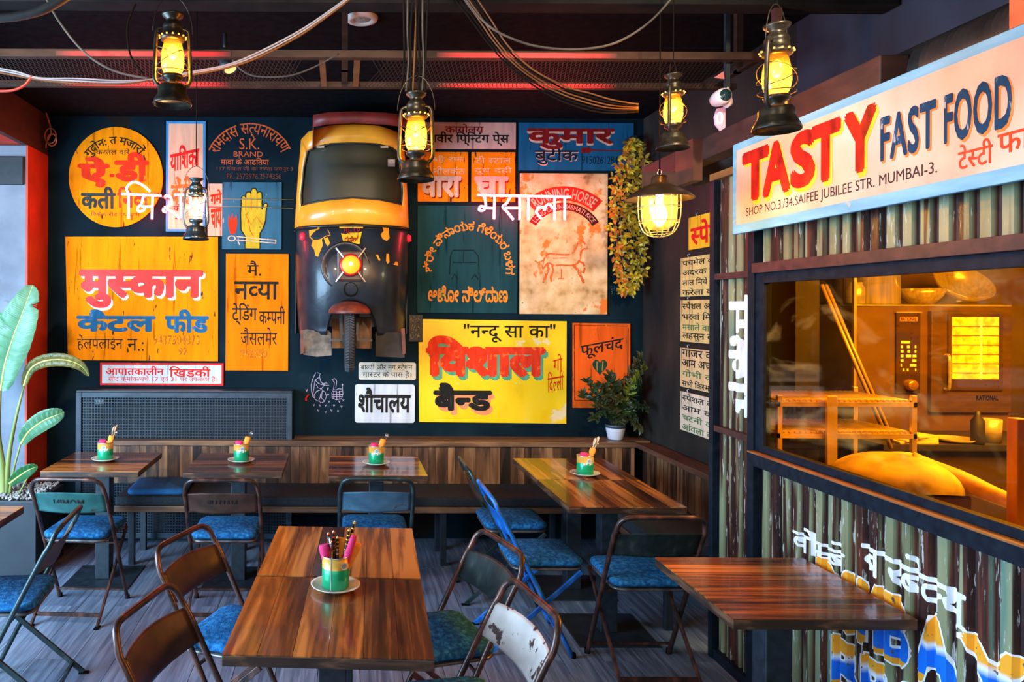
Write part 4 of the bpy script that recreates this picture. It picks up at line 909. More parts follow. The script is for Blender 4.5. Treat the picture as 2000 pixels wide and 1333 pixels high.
for a, b in ((tx0+.1, xat(627, 3.6)-.05), (xat(700, 3.6)+.03, tx1-.1)):
    n_ = int((b-a)/.021)
    m_ = wires(a+.02, b-.1, n_, .10); m2 = wires(a+.1, b-.02, n_, -.10, tz-.012); m_.add(m2.v, m2.f)
    tag(m_.obj('wire_mesh', M_ms, tray), kind='stuff')
for x_ in (-2.1, 0, 1.9): MB().bb(x_, x_+.03, 3.57, 3.60, tz+.0, 3.18).bb(x_, x_+.03, ty0, ty1, tz-.0, tz+.012).obj('hanger', M_rl, tray)
# beam above the near rail
tag(MB().bb(-2.4, 2.27, 3.02, 3.12, 2.98, 3.18).obj('ceiling_beam', noisy('beam_dark', [(.3, (.004, .005, .005)), (.7, (.010, .010, .010))], (9, 9, 9), 4, .8, spec=.1), bevel=.003), 'dark steel beam across the black ceiling in front of the mesh tray', 'beam')
# brown side beam with its bracket
sb = MB().bb(1.85, 1.95, 2.55, 4.55, 2.505, 2.615).obj('side_beam', M_brown, bevel=.004); tag(sb, 'brown steel beam running in depth above the booth, behind the TASTY sign corner', 'beam')
MB().bb(1.80, 1.85, 3.80, 4.0, 2.40, 2.615).obj('bracket', noisy('bracket_brown', [(.3, (.05, .02, .012)), (.7, (.12, .04, .02))], (9, 9, 9), 4, .5), sb)
MB().bb(1.62, 1.63, 3.99, 4.0, 2.40, 2.55).bb(1.63, 1.80, 3.985, 4.0, 2.40, 2.475).obj('bracket', M_brown, sb)
# corrugated ventilation duct
dp = MB(); prof_ = []
yy = 1.0; i = 0
while yy < 4.3: prof_.append((.108 if i % 2 else .096, yy)); yy += .0125; i += 1
dp.lathe(prof_, (2.04, 0, 2.56), 20, M=Matrix(((1, 0, 0), (0, 0, 1), (0, 1, 0))))
tag(dp.obj('ventilation_duct', noisy('duct_black', [(.3, (.010, .008, .007)), (.7, (.035, .026, .022))], (9, 9, 9), 4, .5)), 'black ribbed flexible duct running above the TASTY sign', 'duct')
# ceiling speaker
cs = thing('ceiling_speaker', (.10, 3.68, 3.18), 'small round white speaker grille set in the black ceiling', 'speaker')
MB().lathe([(.04, -.004), (.055, -.020), (.075, -.016), (.08, -.004), (.08, 0)], (.10, 3.68, 3.179), 32).obj('rim', mat('speaker_white', (.55, .5, .45), .5), cs)
MB().lathe([(0, -.012), (.03, -.012), (.05, -.008)], (.10, 3.68, 3.179), 24).obj('grille', noisy('speaker_grille', [(.4, (.12, .11, .10)), (.6, (.4, .38, .34))], (120, 120, 120), 2, .6), cs)
# track spotlight by the left lantern
tp = W(437, 108, 3.5)
ts = thing('track_spotlight', tp, 'black ceiling spotlight pointing down between the left lantern and the mesh tray bars', 'spotlight')
MB().tube([tp+Vector((0, 0, .10)), tp], .010, 8).obj('stem', M_steel, ts)
ax = Vector((.06, -.05, -.12)).normalized(); q_ = ax.to_track_quat('Z', 'Y').to_matrix(); ct = tp+Vector((-.015, 0, .015))
MB().lathe([(0, 0), (.03, .004), (.036, .02), (.036, .115), (.033, .12), (.030, .115)], ct, 20, M=q_).obj('housing', M_steel, ts)
MB().lathe([(.030, .112), (0, .108)], ct, 20, M=q_).obj('lens', emis('spot_warm', (1, .55, .2), .7), ts)
# security camera and white sensor plate, painted pink for the light on it
cp = W(1405, 188, 3.35)
sc = thing('security_camera', cp, 'small white ball security camera fixed above the brown beam beside the right lanterns', 'camera')
MB().lathe([(0, -.045), (.03, -.04), (.036, -.01), (.036, .03), (.03, .045), (0, .05)], cp, 20, M=Matrix.Rotation(PI/2, 3, 'X')).obj('body', mat('cam_white', (.62, .50, .50), .4), sc)
MB().lathe([(0, .004), (.024, .002), (.027, -.004)], cp+Vector((0, -.051, 0)), 20, M=Matrix.Rotation(PI/2, 3, 'X')).obj('lens', mat('cam_lens', (.01, .03, .04), .1, coat=1), sc)
MB().tube(smooth_pts([cp+Vector((.02, .02, .0)), cp+Vector((.05, .04, .0)), cp+Vector((.055, .05, .06))], 3), .012, 8).lathe([(0, .0), (.03, .0), (.03, .02), (0, .02)], cp+Vector((.03, .02, -.012)), 16, M=Matrix.Rotation(1.2, 3, 'Y')).obj('arm', mat('cam_white', ()), sc)
MB().bb(cp.x+.045, cp.x+.065, cp.y+.04, cp.y+.06, cp.z+.045, 3.18).obj('mount_post', M_steel, sc); MB().prism([(1393, 148), (1411, 136), (1413, 151)], lambda a, b, w: W(a, b, 3.38)+Vector((0, w, 0)), .008).obj('mount_plate', mat('cam_pink', (.45, .13, .13), .5), sc)
pp_ = MB().prism([(1399, 209), (1415, 205), (1415, 246), (1406, 252), (1396, 240), (1394, 225)], lambda a, b, w: W(a, b, 3.42)+Vector((0, w, 0)), .01)
pk = tag(pp_.obj('wall_sensor', mat('sensor_lit_pink', (.72, .42, .55), .4)), 'sensor plate tinted pink as lit, with a white ring below the ball camera', 'sensor')
MB().tube([W(1404.5+5.5*math.cos(a*PI/10), 227+11*math.sin(a*PI/10), 3.416) for a in range(20)], .0022, 5, closed=True).obj('ring', emis('ring_white', (.9, .85, 1), .9), pk)

# ---- cables
def cable(pts, r, m, label, Y=None, k=6):
    P = [W(p[0], p[1], p[2] if len(p) > 2 else Y) for p in pts]
    mb = MB().tube(smooth_pts(P, k), r, 6); return tag(mb.obj('cable', m), label, 'cable', 'cables slung under the ceiling')
C_gr = noisy('cable_grey', [(.3, (.02, .02, .02)), (.7, (.07, .065, .06))], (9, 9, 9), 3, .5, spec=.2); C_bk = mat('cable_black', (.006, .005, .004), .85, spec=.05); C_bl = mat('cable_blue_white', (.15, .17, .22), .4); C_yb = mat('cable_yellow_brown', (.09, .038, .010), .5, spec=.2)
def Rz(y): return y                              # ceiling-height ends
cable([(-60, 45), (0, 38), (40, 33), (90, 18), (150, -20)], .013, C_gr, 'thick grey hose curving through the top left corner', 2.1)
cable([(70, -30), (88, 0), (110, 40), (150, 92), (190, 125), (235, 145), (290, 155)], .005, C_gr, 'thin grey cable slanting down from the top left to the left lantern', 2.9)
cable([(262, 10), (248, 45), (247, 80), (255, 115), (280, 150)], .004, C_bk, 'thin dark cable looping beside the left lantern', 2.9)
for i in range(3):
    cable([(-30, 132+4*i), (30, 143+i*4), (75, 155+2*i), (150, 156+5*i), (240, 160+3*i), (310, 155), (370, 142+3*i), (440, 128+3*i), (500, 104+5*i), (580, 62+5*i), (640, 22+4*i), (690, -15+3*i)], .0036, (C_bl, C_bl, C_yb)[i], ('upper of three pale cables sagging behind the left lantern', 'middle of three pale cables sagging behind the left lantern', 'lowest of three pale cables sagging behind the left lantern')[i], 2.75)
cable([(60, 152), (45, 170), (20, 180), (-20, 181)], .005, mat('cable_red', (.35, .03, .02), .4), 'short red cable drooping below the pale cables at the left edge', 2.75)
cable([(452, 118), (470, 138), (500, 150), (560, 149), (610, 132), (660, 105)], .004, C_gr, 'grey cable sagging from the black spotlight to the tray bars', 3.3)
for i in range(6):
    cable([(880+9*i, -10), (915+8*i, 35), (955+7*i, 88), (1000+8*i, 135), (1060+9*i, 178-2*i), (1120+6*i, 205-5*i), (1180+3*i, 218-5*i), (1245, 216-3*i)], .0034, (C_bk, C_bk, C_yb, C_yb, C_bk, C_yb)[i],
          '%s of six dark and amber cables sagging over the blue tailor sign' % ('first', 'second', 'third', 'fourth', 'fifth', 'sixth')[i]+' from the left', 3.0-.012*i)
cable([(905, -5), (930, 28), (965, 58), (1020, 82), (1070, 92), (1130, 94), (1185, 86), (1230, 66), (1275, 32), (1312, -10)], .0045, C_gr, 'single grey cable looping high between the two right hand lanterns', 2.7)
for i in range(7):
    x_ = 787+i*7.5
    cable([(x_+rnd.uniform(-3, 3), -10), (x_+rnd.uniform(-4, 4), 60), (x_+rnd.uniform(-4, 2), 120), (x_-3+rnd.uniform(-3, 3), 178)], .0035, (C_bk, C_gr, C_bk, C_yb, C_bk, C_gr, C_bk)[i], '%s of seven thin cords hanging straight down above the middle lantern' % ('leftmost', 'second', 'third', 'fourth', 'fifth', 'sixth', 'rightmost')[i], 2.46)
# copper cable tangle on the wall, top left
ct_ = thing('cable_tangle', W(97, 290, 5.5), 'small tangle of copper coloured wire hanging from the ceiling corner at top left', 'wire')
M_cu = mat('copper_wire', (.45, .13, .05), .4)
MB().tube(smooth_pts([W(a, b, 5.5) for a, b in ((88, 222), (94, 240), (98, 262), (90, 280), (88, 292))], 4), .006, 5).obj('wire', M_cu, ct_)
MB().tube([W(97+11*math.cos(a*PI/8), 268+15*math.sin(a*PI/8), 5.48) for a in range(16)], .005, 5, closed=True).obj('wire', M_cu, ct_)
MB().tube([W(100+9*math.cos(a*PI/8), 276+12*math.sin(a*PI/8), 5.46+.02*math.sin(a)) for a in range(16)], .005, 5, closed=True).obj('wire', M_cu, ct_)

# ================================================================== LANTERNS
G_amb = glass('amber_globe', (1, .58, .08), .1, .06); G_clr = glass('clear_globe', (1, .93, .82), .1, .015)
E_bulb = emis('bulb_warm', (1, .55, .12), 9); E_bulb2 = emis('bulb_white', (1, .80, .45), 30)
M_br = noisy('lantern_brass_black', [(.3, (.012, .011, .008)), (.55, (.035, .028, .017)), (.75, (.10, .07, .03))], (26, 26, 26), 6, .36, .6, .2)
M_sl = noisy('lantern_gunmetal', [(.3, (.02, .035, .045)), (.7, (.07, .10, .12))], (26, 26, 26), 6, .25, .7, .1)
def lantern(name, at, h, metal, gm, label, power, col, rot, tilt=0, ztop=3.18):
    """hurricane lantern: tank, burner, globe, side tubes, chimney, guard wires, bail; h = height of the body; at = base centre"""
    s = h/.30; at = Vector(at); t = thing(name, at, label, 'lantern'); t['group'] = 'hurricane lanterns hanging from the ceiling'
    p = lambda x, y, z: at+Vector((x*s, y*s, z*s))
    L = lambda prof, n, m, seg=28: MB().lathe([(r*s*.92, z*s) for r, z in prof], at, seg).obj(n, m, t)
    L([(0, .010), (.060, .010), (.066, .0), (.068, .004), (.062, .018), (.052, .034), (.050, .040), (.050, .055), (.044, .064), (.020, .070), (0, .070)], 'fuel_tank', metal)
    L([(.020, .066), (.020, .078), (.034, .084), (.037, .092), (.033, .098), (.018, .102), (0, .102)], 'burner', metal)
    L([(.026, .096), (.035, .112), (.0405, .135), (.0395, .165), (.033, .195), (.028, .210)], 'globe', gm)
    ch = L([(.030, .206), (.040, .208), (.042, .214), (.042, .222), (.036, .226), (.034, .246), (.036, .250), (.030, .262), (.022, .268), (.022, .276), (.036, .286), (.038, .292), (.018, .294), (0, .296)], 'chimney', metal)
    hl_ = MB()
    for i in range(14):
        a = 2*PI*i/14; hl_.box(at+Vector((.0424*s*math.cos(a), .0424*s*math.sin(a), .218*s)), (.004*s, .004*s, .004*s), rz=a)
    hl_.obj('vent_holes', emis('vent_glow', (1, .5, .1), .8), ch)
    for sx in (-1, 1):
        pts = [(sx*.028, 0, .246), (sx*.046, 0, .240), (sx*.052, 0, .215), (sx*.055, 0, .15), (sx*.057, 0, .10), (sx*.054, 0, .075), (sx*.040, 0, .058)]
        P = smooth_pts([p(*(Matrix.Rotation(rot, 3, 'Z')@Vector(q_))) for q_ in pts], 4)
        MB().tube(P, .0062*s, 8).obj('side_tube', metal, t)
    g = MB(); R3 = Matrix.Rotation(rot, 3, 'Z')
    for zc, r0, dz in ((.150, .050, .030), (.150, .050, -.030)):
        g.tube([p(*(R3@Vector((r0*math.cos(a*PI/12), r0*math.sin(a*PI/12), zc+dz*math.cos(a*PI/12))))) for a in range(24)], .0014*s, 5, closed=True)
    g.tube([p(*(R3@Vector((.048*math.cos(a*PI/10), .048*math.sin(a*PI/10), .105)))) for a in range(20)], .0014*s, 5, closed=True)
    g.obj('guard_wires', metal, t)
    b = [p(*(R3@Vector((.062*math.cos(a*PI/12), .0, .235+.115*math.sin(a*PI/12))))) for a in range(13)]
    MB().tube(b, .0016*s, 5).obj('bail', metal, t)
    MB().tube([p(0, 0, .35), (at.x, at.y, ztop)], .0022, 5).obj('cord', C_bk, t)
    L([(0, .196), (.010, .192), (.019, .180), (.020, .170), (.014, .156), (.006, .148), (0, .148)], 'bulb', E_bulb if power > 5 else emis('bulb_clear', (1, .74, .35), 8), 16)
    l = bpy.data.lights.new('lantern_glow', 'POINT'); l.energy = power; l.color = col; l.shadow_soft_size = .018*s
    lo = bpy.data.objects.new('lantern_glow', l); C.objects.link(lo); lo.parent = t; lo.location = (0, 0, .13*s)
    t.rotation_euler = (tilt, 0, 0); return t
def lat(px, py_bot, Y): return W(px, py_bot, Y)
WARM = (1, .52, .16)
lantern('hurricane_lantern', lat(335, 207, 2.35), .295, M_br, G_amb, 'glowing amber brass lantern hanging over the round sign, farthest left of the amber ones', 11, WARM, .25)
lantern('hurricane_lantern', lat(811, 352, 2.40), .290, M_br, G_amb, 'glowing amber lantern in the middle, hanging in front of the rickshaw', 12, WARM, -.15)
lantern('hurricane_lantern', lat(1313, 288, 2.90), .298, M_br, G_amb, 'smaller glowing amber lantern hanging above the caged pendant lamp', 10, WARM, .9)
lantern('hurricane_lantern', lat(1515, 252, 2.05), .300, M_br, G_amb, 'large glowing amber lantern hanging in front of the corner of the TASTY sign', 7, WARM, .6)
lantern('hurricane_lantern', lat(382, 470, 3.35), .285, M_sl, G_clr, 'dark steel lantern with clear glass hanging low over the neon and pink signs', 3.5, (1, .66, .32), .05)
# caged pendant
pc = W(1287, 384, 3.1)
pd = thing('caged_pendant_lamp', pc, 'black enamel pendant lamp with wire cage glowing yellow beside the trailing plant', 'pendant lamp')
MB().lathe([(.002, .095), (.028, .092), (.034, .080), (.034, .062), (.044, .055), (.085, .035), (.122, .012), (.136, -.002), (.137, -.006), (.130, -.004), (.085, .024), (.04, .045), (0, .05)], pc, 40).obj('shade', noisy('enamel_black_brown', [(.3, (.02, .013, .008)), (.7, (.06, .04, .022))], (12, 12, 12), 5, .3, .3), pd)
MB().lathe([(.070, .0), (.068, -.06), (.058, -.115), (.03, -.135), (0, -.138)], pc, 28).obj('globe', glass('amber_pendant', (1, .72, .14), .1, .08), pd)
cg = MB()
for i in range(8):
    a = 2*PI*i/8+.2; cg.tube(smooth_pts([pc+Vector((r*math.cos(a), r*math.sin(a), z)) for r, z in ((.084, .02), (.084, -.05), (.076, -.11), (.05, -.152), (.0, -.166))], 4), .0022, 5)
for z, r in ((-.040, .085), (-.10, .079), (-.148, .053)): cg.tube([pc+Vector((r*math.cos(a*PI/14), r*math.sin(a*PI/14), z)) for a in range(28)], .0022, 5, closed=True)
cg.obj('wire_cage', mat('cage_brass', (.60, .42, .18), .35, .6), pd)
MB().lathe([(0, -.115), (.022, -.105), (.032, -.075), (.026, -.045), (.014, -.02), (.014, .04)], pc, 20).obj('bulb', E_bulb2, pd)
MB().tube([pc+Vector((0, 0, .095)), (pc.x, pc.y, 3.18)], .003, 5).obj('cord', C_bk, pd)
MB().tube([pc+Vector((0, 0, .095+.012+.012*math.sin(a*PI/6)))+Vector((.008*math.cos(a*PI/6), 0, 0)) for a in range(12)], .0025, 5, closed=True).obj('hook', mat('chrome', ()), pd)
l = bpy.data.lights.new('pendant_glow', 'POINT'); l.energy = 24; l.color = (1, .60, .20); l.shadow_soft_size = .03
lo = bpy.data.objects.new('pendant_glow', l); C.objects.link(lo); lo.parent = pd; lo.location = (0, 0, -.03)
# ================================================================== TABLES
M_top = noisy('table_walnut', [(.24, (.020, .007, .004)), (.40, (.085, .024, .008)), (.54, (.25, .070, .013)), (.68, (.52, .18, .035))], (30, 1.6, 26), 8, .22, 0, .10, .45, rnd=.34, coat=.2, dist=.5)  # walnut grain shifted to orange to paint in reflections of the signs
M_edge = noisy('table_edge', [(.26, (.012, .006, .004)), (.5, (.045, .020, .010)), (.74, (.18, .08, .035))], (6, 6, 26), 7, .4, 0, .1, dist=.8)
def table(x0, x1, y0, y1, along, label, rz=0, n=7, base=True):
    cx_, cy_ = (x0+x1)/2, (y0+y1)/2; hx, hy = (x1-x0)/2, (y1-y0)/2
    t = thing('cafe_table', (0, 0, 0), label, 'table'); t['group'] = 'square walnut cafe tables'
    tt = MB().bb(-hx, hx, -hy, hy, .715, .746).obj('tabletop', M_edge, t, bevel=.002)
    for i in range(n):
        if along == 'y': w = 2*hx/n; mb = MB().bb(-hx+i*w+.0006, -hx+(i+1)*w-.0006, -hy, hy, .7462, .7502)
        else: w = 2*hy/n; mb = MB().bb(-hy+i*w+.0006, -hy+(i+1)*w-.0006, -hx, hx, .7462, .7502)
        o = mb.obj('plank', M_top, tt)
        if along == 'x':
            o.rotation_euler = (0, 0, -PI/2); lx, ly = WL[o.name].x, WL[o.name].y; o.location = Vector((ly, -lx, WL[o.name].z))-WL[tt.name]
    MB().bb(-.045, .045, -.045, .045, .012, .70).obj('pedestal', M_steel, t, bevel=.004)
    MB().bb(-.2, .2, -.2, .2, .70, .7145).obj('mounting_plate', M_steel, t)
    MB().bb(-.21, .21, -.21, .21, 0, .012).obj('base_plate', M_steel, t, bevel=.003)
    return place(t, cx_, cy_, rz)
table(-1.80, -1.21, 4.46, 5.05, 'x', 'walnut cafe table at the left end of the bench, beside the banana plant')
table(-.94, -.345, 4.45, 5.04, 'x', 'walnut cafe table second from the left along the bench')
table(-.065, .52, 4.38, 4.97, 'x', 'walnut cafe table in front of the bench below the rickshaw wheel')
table(1.146, 1.735, 3.705, 4.30, 'y', 'walnut table nearer the camera in the pair before the bench corner')
table(1.146, 1.74, 4.31, 4.915, 'y', 'walnut table at the bench corner holding the tin, rear one of its pair')
a_ = math.radians(-2.6)
table(-.30, .302, 2.085, 2.70, 'y', 'central walnut table with bright reflections, nearest the camera', a_, 6).location = (-.018, 2.40, 0)
table(-.30, .302, 2.71, 3.33, 'y', 'central walnut table behind the nearest one, touching it edge to edge', a_, 6).location = (.011, 3.030, 0)
table(1.255, 1.842, 2.364, 2.952, 'x', 'walnut table pushed against the corrugated booth at lower right', 0, 7)
table(-2.20, -1.56, 3.03, 3.67, 'x', 'dark walnut table cut off by the left edge of the picture', 0, 7)

# ================================================================== FOLDING CHAIRS
M_cbr = noisy('chair_rusty_brown', [(.3, (.020, .012, .010)), (.5, (.065, .028, .020)), (.72, (.20, .075, .05))], (22, 22, 9), 7, .32, .35, .15)
M_cdk = noisy('chair_dark_green', [(.3, (.010, .018, .018)), (.6, (.03, .05, .048)), (.78, (.10, .10, .09))], (22, 22, 9), 7, .34, .35, .15)
M_cbl = noisy('chair_bright_blue', [(.3, (.004, .05, .20)), (.6, (.01, .14, .50)), (.75, (.06, .28, .62))], (18, 18, 9), 7, .35, 0, .15, chips=[((.04, .03, .03), .68, (30, 30, 30))])
M_pgr = noisy('plate_green', [(.3, (.012, .07, .065)), (.65, (.03, .14, .12))], (9, 9, 9), 7, .4, 0, .15, chips=[((.06, .03, .02), .62, (14, 14, 30))])
M_pbl = noisy('plate_blue_grey', [(.3, (.03, .07, .11)), (.65, (.07, .15, .21))], (9, 9, 9), 7, .4, 0, .15, chips=[((.05, .022, .015), .63, (16, 16, 16))])
M_pbr = noisy('plate_brown', [(.3, (.03, .016, .010)), (.65, (.10, .045, .028))], (9, 9, 9), 7, .4, .2, .2, chips=[((.17, .11, .08), .68, (24, 24, 24))])
M_pwh = noisy('plate_worn_white', [(.3, (.42, .36, .32)), (.65, (.62, .54, .48))], (9, 9, 9), 7, .45, 0, .2, chips=[((.06, .022, .015), .575, (15, 15, 15))])
M_pan = noisy('seat_pan_steel', [(.3, (.06, .055, .055)), (.7, (.20, .18, .17))], (20, 20, 20), 5, .35, .6, .05)
def chair(x, y, deg, frame, plate, pad, label, txt=None, legs=None):
    t = thing('folding_chair', (0, 0, 0), label, 'chair', 'metal folding chairs with blue denim cushions')
    legs = legs or frame
    ln = lambda z: .12-.507*z
    R = []
    for sx in (-1, 1):
        P = [(sx*.205, ln(0), .0), (sx*.205, ln(.3), .3), (sx*.205, ln(.66), .66), (sx*.203, ln(.72)-.008, .725), (sx*.190, -.272, .772), (sx*.165, -.287, .795), (sx*.12, -.292, .803), (0, -.292, .803)]
        R.append(P)
    path = smooth_pts(R[0]+R[1][-2::-1], 4)
    MB().tube(path, .0115, 10).obj('back_frame', frame, t)
    for sx in (-1, 1):
        MB().bar((sx*.182, .165, .425), (sx*.182, -.30, .012), .013, .022).obj('leg', legs, t, bevel=.002)
        f = MB().lathe([(0, 0), (.014, 0), (.014, .025), (.012, .03)], (sx*.205, ln(0)-.002, 0), 10); f.obj('foot_cap', C_bk, t)
        MB().bb(sx*.182-.012, sx*.182+.012, -.325, -.28, 0, .012).obj('foot_cap', C_bk, t)
    MB().bar((-.182, -.25, .055), (.182, -.25, .055), .010, .020).obj('stretcher', legs, t)
    MB().bar((-.205, ln(.07), .07), (.205, ln(.07), .07), .010, .010).obj('stretcher', frame, t)
    MB().bar((-.2, ln(.40), .40), (.2, ln(.40), .40), .010, .010).obj('pivot_rod', frame, t)
    pm_ = pad_mesh(.182, .18, .018, .055, .425, dome=0); pm_.obj('seat_pan', M_pan if legs is frame else legs, t)
    pdm = pad_mesh(.188, .186, .040, .06, .444, dome=.012); pdm.obj('seat_cushion', pad, t)
    pl_ = MB(); rows = []
    for z in (.605, .615, .66, .705, .715):
        fl_ = .004 if z in (.605, .715) else 0
        rows.append([Vector((sx_*.196, ln(z)-.030*(1-(sx_)**2)-fl_, z+.012*(1-sx_**2)*(1 if z > .66 else -.4))) for sx_ in [i/8-1 for i in range(17)]])
    pl_.grid(rows); po = pl_.obj('backrest_plate', plate, t, solid=.0022)
    if txt:
        v, f = fit(txt, (0, 0, 1, 1), .03); V = []
        for a, b, lf in v:
            X_ = (.5-a)*-.17*-1; z = .685-.05*b; u = X_/.196
            V.append(Vector((X_, ln(z)-.030*(1-u*u)-.0028, z)))
        mkobj('embossed_lettering', V, f, mat('emboss_dark', (.012, .012, .012), .5), po)
    return place(t, x, y, math.radians(deg))
chair(-1.47, 4.31, -3, M_cbr, M_pgr, M_den, 'brown folding chair with green embossed backrest, before the left bench table', 'MOMIN')
chair(-.645, 4.31, 0, M_cbr, M_pbr, M_den, 'brown folding chair with embossed brown backrest, before the second bench table', 'NALLUR')
chair(.205, 4.36, 0, M_cdk, M_pbl, M_den, 'grey folding chair with chipped blue-grey backrest, behind the central tables')
chair(-1.49, 3.30, 95, M_cdk, M_pbr, M_den, 'folding chair facing the table at the left picture edge')
chair(-.375, 2.93, -111, M_cbr, M_pbr, M_den, 'folding chair left of the central tables, the rear one, with sunlit cushion')
chair(-.335, 2.27, -104, M_cbr, M_pbr, M_den, 'folding chair left of the central tables, nearest the camera')
chair(.37, 2.89, 106, M_cbr, M_cdk, M_den, 'folding chair right of the central tables, the rear one, partly under the table')
chair(.345, 2.34, 101, M_cbr, M_pwh, M_den, 'folding chair with worn white backrest, right of the nearest central table')
chair(1.045, 3.89, -90, M_cbl, M_cbl, M_den, 'bright blue folding chair seen from the side at the right hand table pair')
chair(1.04, 4.52, -90, M_cdk, M_pbr, M_den, 'dark folding chair seen edge-on behind the bright blue one')
chair(1.455, 3.62, 0, M_cbr, M_cdk, M_den, 'dark green folding chair with its back to us before the right hand table pair')

# ================================================================== TINS, SAUCERS, NAPKINS
M_gold = noisy('tin_gold', [(.3, (.42, .20, .04)), (.7, (.75, .42, .10))], (8, 8, 60), 3, .22, .7, .02)
def tin_mat():
    m = bpy.data.materials.new('tin_print'); m.use_nodes = True; n, l = nodes(m); b = n['Principled BSDF']; b.inputs['Roughness'].default_value = .28; b.inputs['Metallic'].default_value = .25
    tc = n.new('ShaderNodeTexCoord'); sp = n.new('ShaderNodeSeparateXYZ'); l.new(tc.outputs['Object'], sp.inputs[0])
    r = ramp(n, [(0, (.004, .30, .12)), (.615, (.006, .34, .14)), (.62, (.65, .34, .05)), (1, (.72, .40, .08))]); r.color_ramp.interpolation = 'LINEAR'
    d = n.new('ShaderNodeMath'); d.operation = 'DIVIDE'; d.inputs[1].default_value = .112; l.new(sp.outputs[2], d.inputs[0]); l.new(d.outputs[0], r.inputs[0])
    l.new(r.outputs[0], b.inputs['Base Color']); return m
M_tin = tin_mat(); M_pink = noisy('napkin_pink', [(.3, (.62, .01, .09)), (.7, (.85, .03, .16))], (60, 60, 20), 3, .8, 0, .1)
M_orn = noisy('napkin_orange', [(.3, (.80, .20, .01)), (.7, (.95, .36, .03))], (60, 60, 20), 3, .8, 0, .1)
M_china = noisy('saucer_china', [(.3, (.55, .50, .40)), (.7, (.74, .70, .60))], (20, 20, 20), 4, .2, 0, .02, coat=.4)
M_fork = mat('cutlery_steel', (.7, .68, .64), .18, 1)
def tinset(x, y, where, big=False, ph=0, seed=0):
    z = .7504
    s = MB().lathe([(0, .006), (.045, .006), (.050, .002), (.046, 0), (.052, 0), (.078, .014), (.086, .018), (.087, .021), (.080, .018), (.055, .009), (0, .008)], (x, y, z), 40).obj('saucer', M_china)
    tag(s, 'cream saucer under the tin on '+where, 'saucer', 'saucers under the cutlery tins')
    t = thing('cutlery_tin', (x, y, z+.009), 'green and gold tin holding napkins and cutlery on '+where, 'tin', 'cutlery tins on the tables')
    zz = z+.009
    MB().lathe([(0, .001), (.046, .001), (.048, .003), (.048, .110), (.046, .110), (.045, .004), (0, .004)], (x, y, zz), 36).obj('body', M_tin, t)
    MB().tube([(x+.048*math.cos(a*PI/16), y+.048*math.sin(a*PI/16), zz+.111) for a in range(32)], .0022, 6, closed=True).obj('rim', mat('tin_rim', (.62, .60, .55), .25, .8), t)
    def curved(pts, m, nme, r=.0486):            # patch printed on the tin: (angle deg, height)
        V = [(x+r*math.sin(math.radians(a+ph)), y-r*math.cos(math.radians(a+ph)), zz+h) for a, h in pts]
        mkobj(nme, V, [tuple(range(len(V)))], m, t)
    if big: curved([(-22, .002), (-18, .002), (-18, .109), (-22, .109)], mat('seam_steel', (.72, .72, .74), .25, .7), 'seam', .0492)
    curved([(ph_*1.0+(38 if big else 6)+17*math.cos(i*PI/8), .084+.013*math.sin(i*PI/8)) for i in range(16) for ph_ in (0,)], mat('label_white', (.70, .70, .72), .4), 'oval_label', .0492)
    curved([((38 if big else 6)+13*math.cos(i*PI/8), .084+.009*math.sin(i*PI/8)) for i in range(16)], mat('label_blue', (.22, .32, .42), .4), 'oval_label', .0496)
    for i_, (a, h) in enumerate(((-28, .066), (-12, .070), (14, .067), (30, .071))):
        if not big: curved([(a-7, h-.006), (a-2, h-.009), (a+6, h-.005), (a+7, h+.004), (a, h+.007), (a-6, h+.004)], mat('label_print', (.62, .66, .6), .4), 'printed_flower', .0492)
    rr = random.Random(seed)
    def roll(dx, dy, tx, ty_, top, m, col, r1=.020):
        a = Vector((x+dx, y+dy, zz+.02)); b = Vector((x+tx, y+ty_, zz+top)); d = b-a; mb = MB()
        mb.tube([a, a+d*.5, a+d*.9, b], [.008, .013, r1, r1*.8], 10, sy=.55)
        tag(mb.obj('paper_napkin', m), '%s folded paper napkin standing in the tin on %s' % (col, where), 'napkin', 'napkins in the cutlery tins')
    if big:
        roll(-.020, -.008, -.042, -.010, .150, M_pink, 'leftmost pink'); roll(.012, -.014, .064, -.02, .185, M_pink, 'long right-leaning pink', .012); roll(.024, .0, .074, .0, .155, M_orn, 'outermost orange'); roll(.0, .014, .022, .016, .165, M_orn, 'rear orange')
    else:
        roll(-.016, -.010, -.012, -.018, .130, M_pink, 'pink', .026); roll(.006, -.006, .045, -.01, .155, M_orn, 'orange')
    def fork(dx, tx, top, label, m, kind_='fork'):
        a = Vector((x+dx, y, zz+.01)); b = Vector((x+tx, y-.004, zz+top)); d = (b-a).normalized(); f = thing(kind_, a, label, kind_)
        sd = d.cross(Vector((0, 1, 0))).normalized()
        MB().tube([a, b], .0032, 6).obj('handle', m, f)
        hd = MB()
        if kind_ == 'fork':
            hd.bar(b-sd*.009, b+sd*.009, .005, .002)
            for k_ in (-1, -.33, .33, 1): hd.tube([b+sd*.008*k_, b+sd*.008*k_+d*.032], .0014, 5)
            hd.obj('tines', m, f)
        else:
            q2 = d.to_track_quat('Z', 'Y').to_matrix(); hd.lathe([(.003, 0), (.015, .012), (.020, .028), (.016, .044), (0, .052)], b-d*.004, 14, M=q2@Matrix.Diagonal((1, .35, 1))); hd.obj('bowl', m, f)
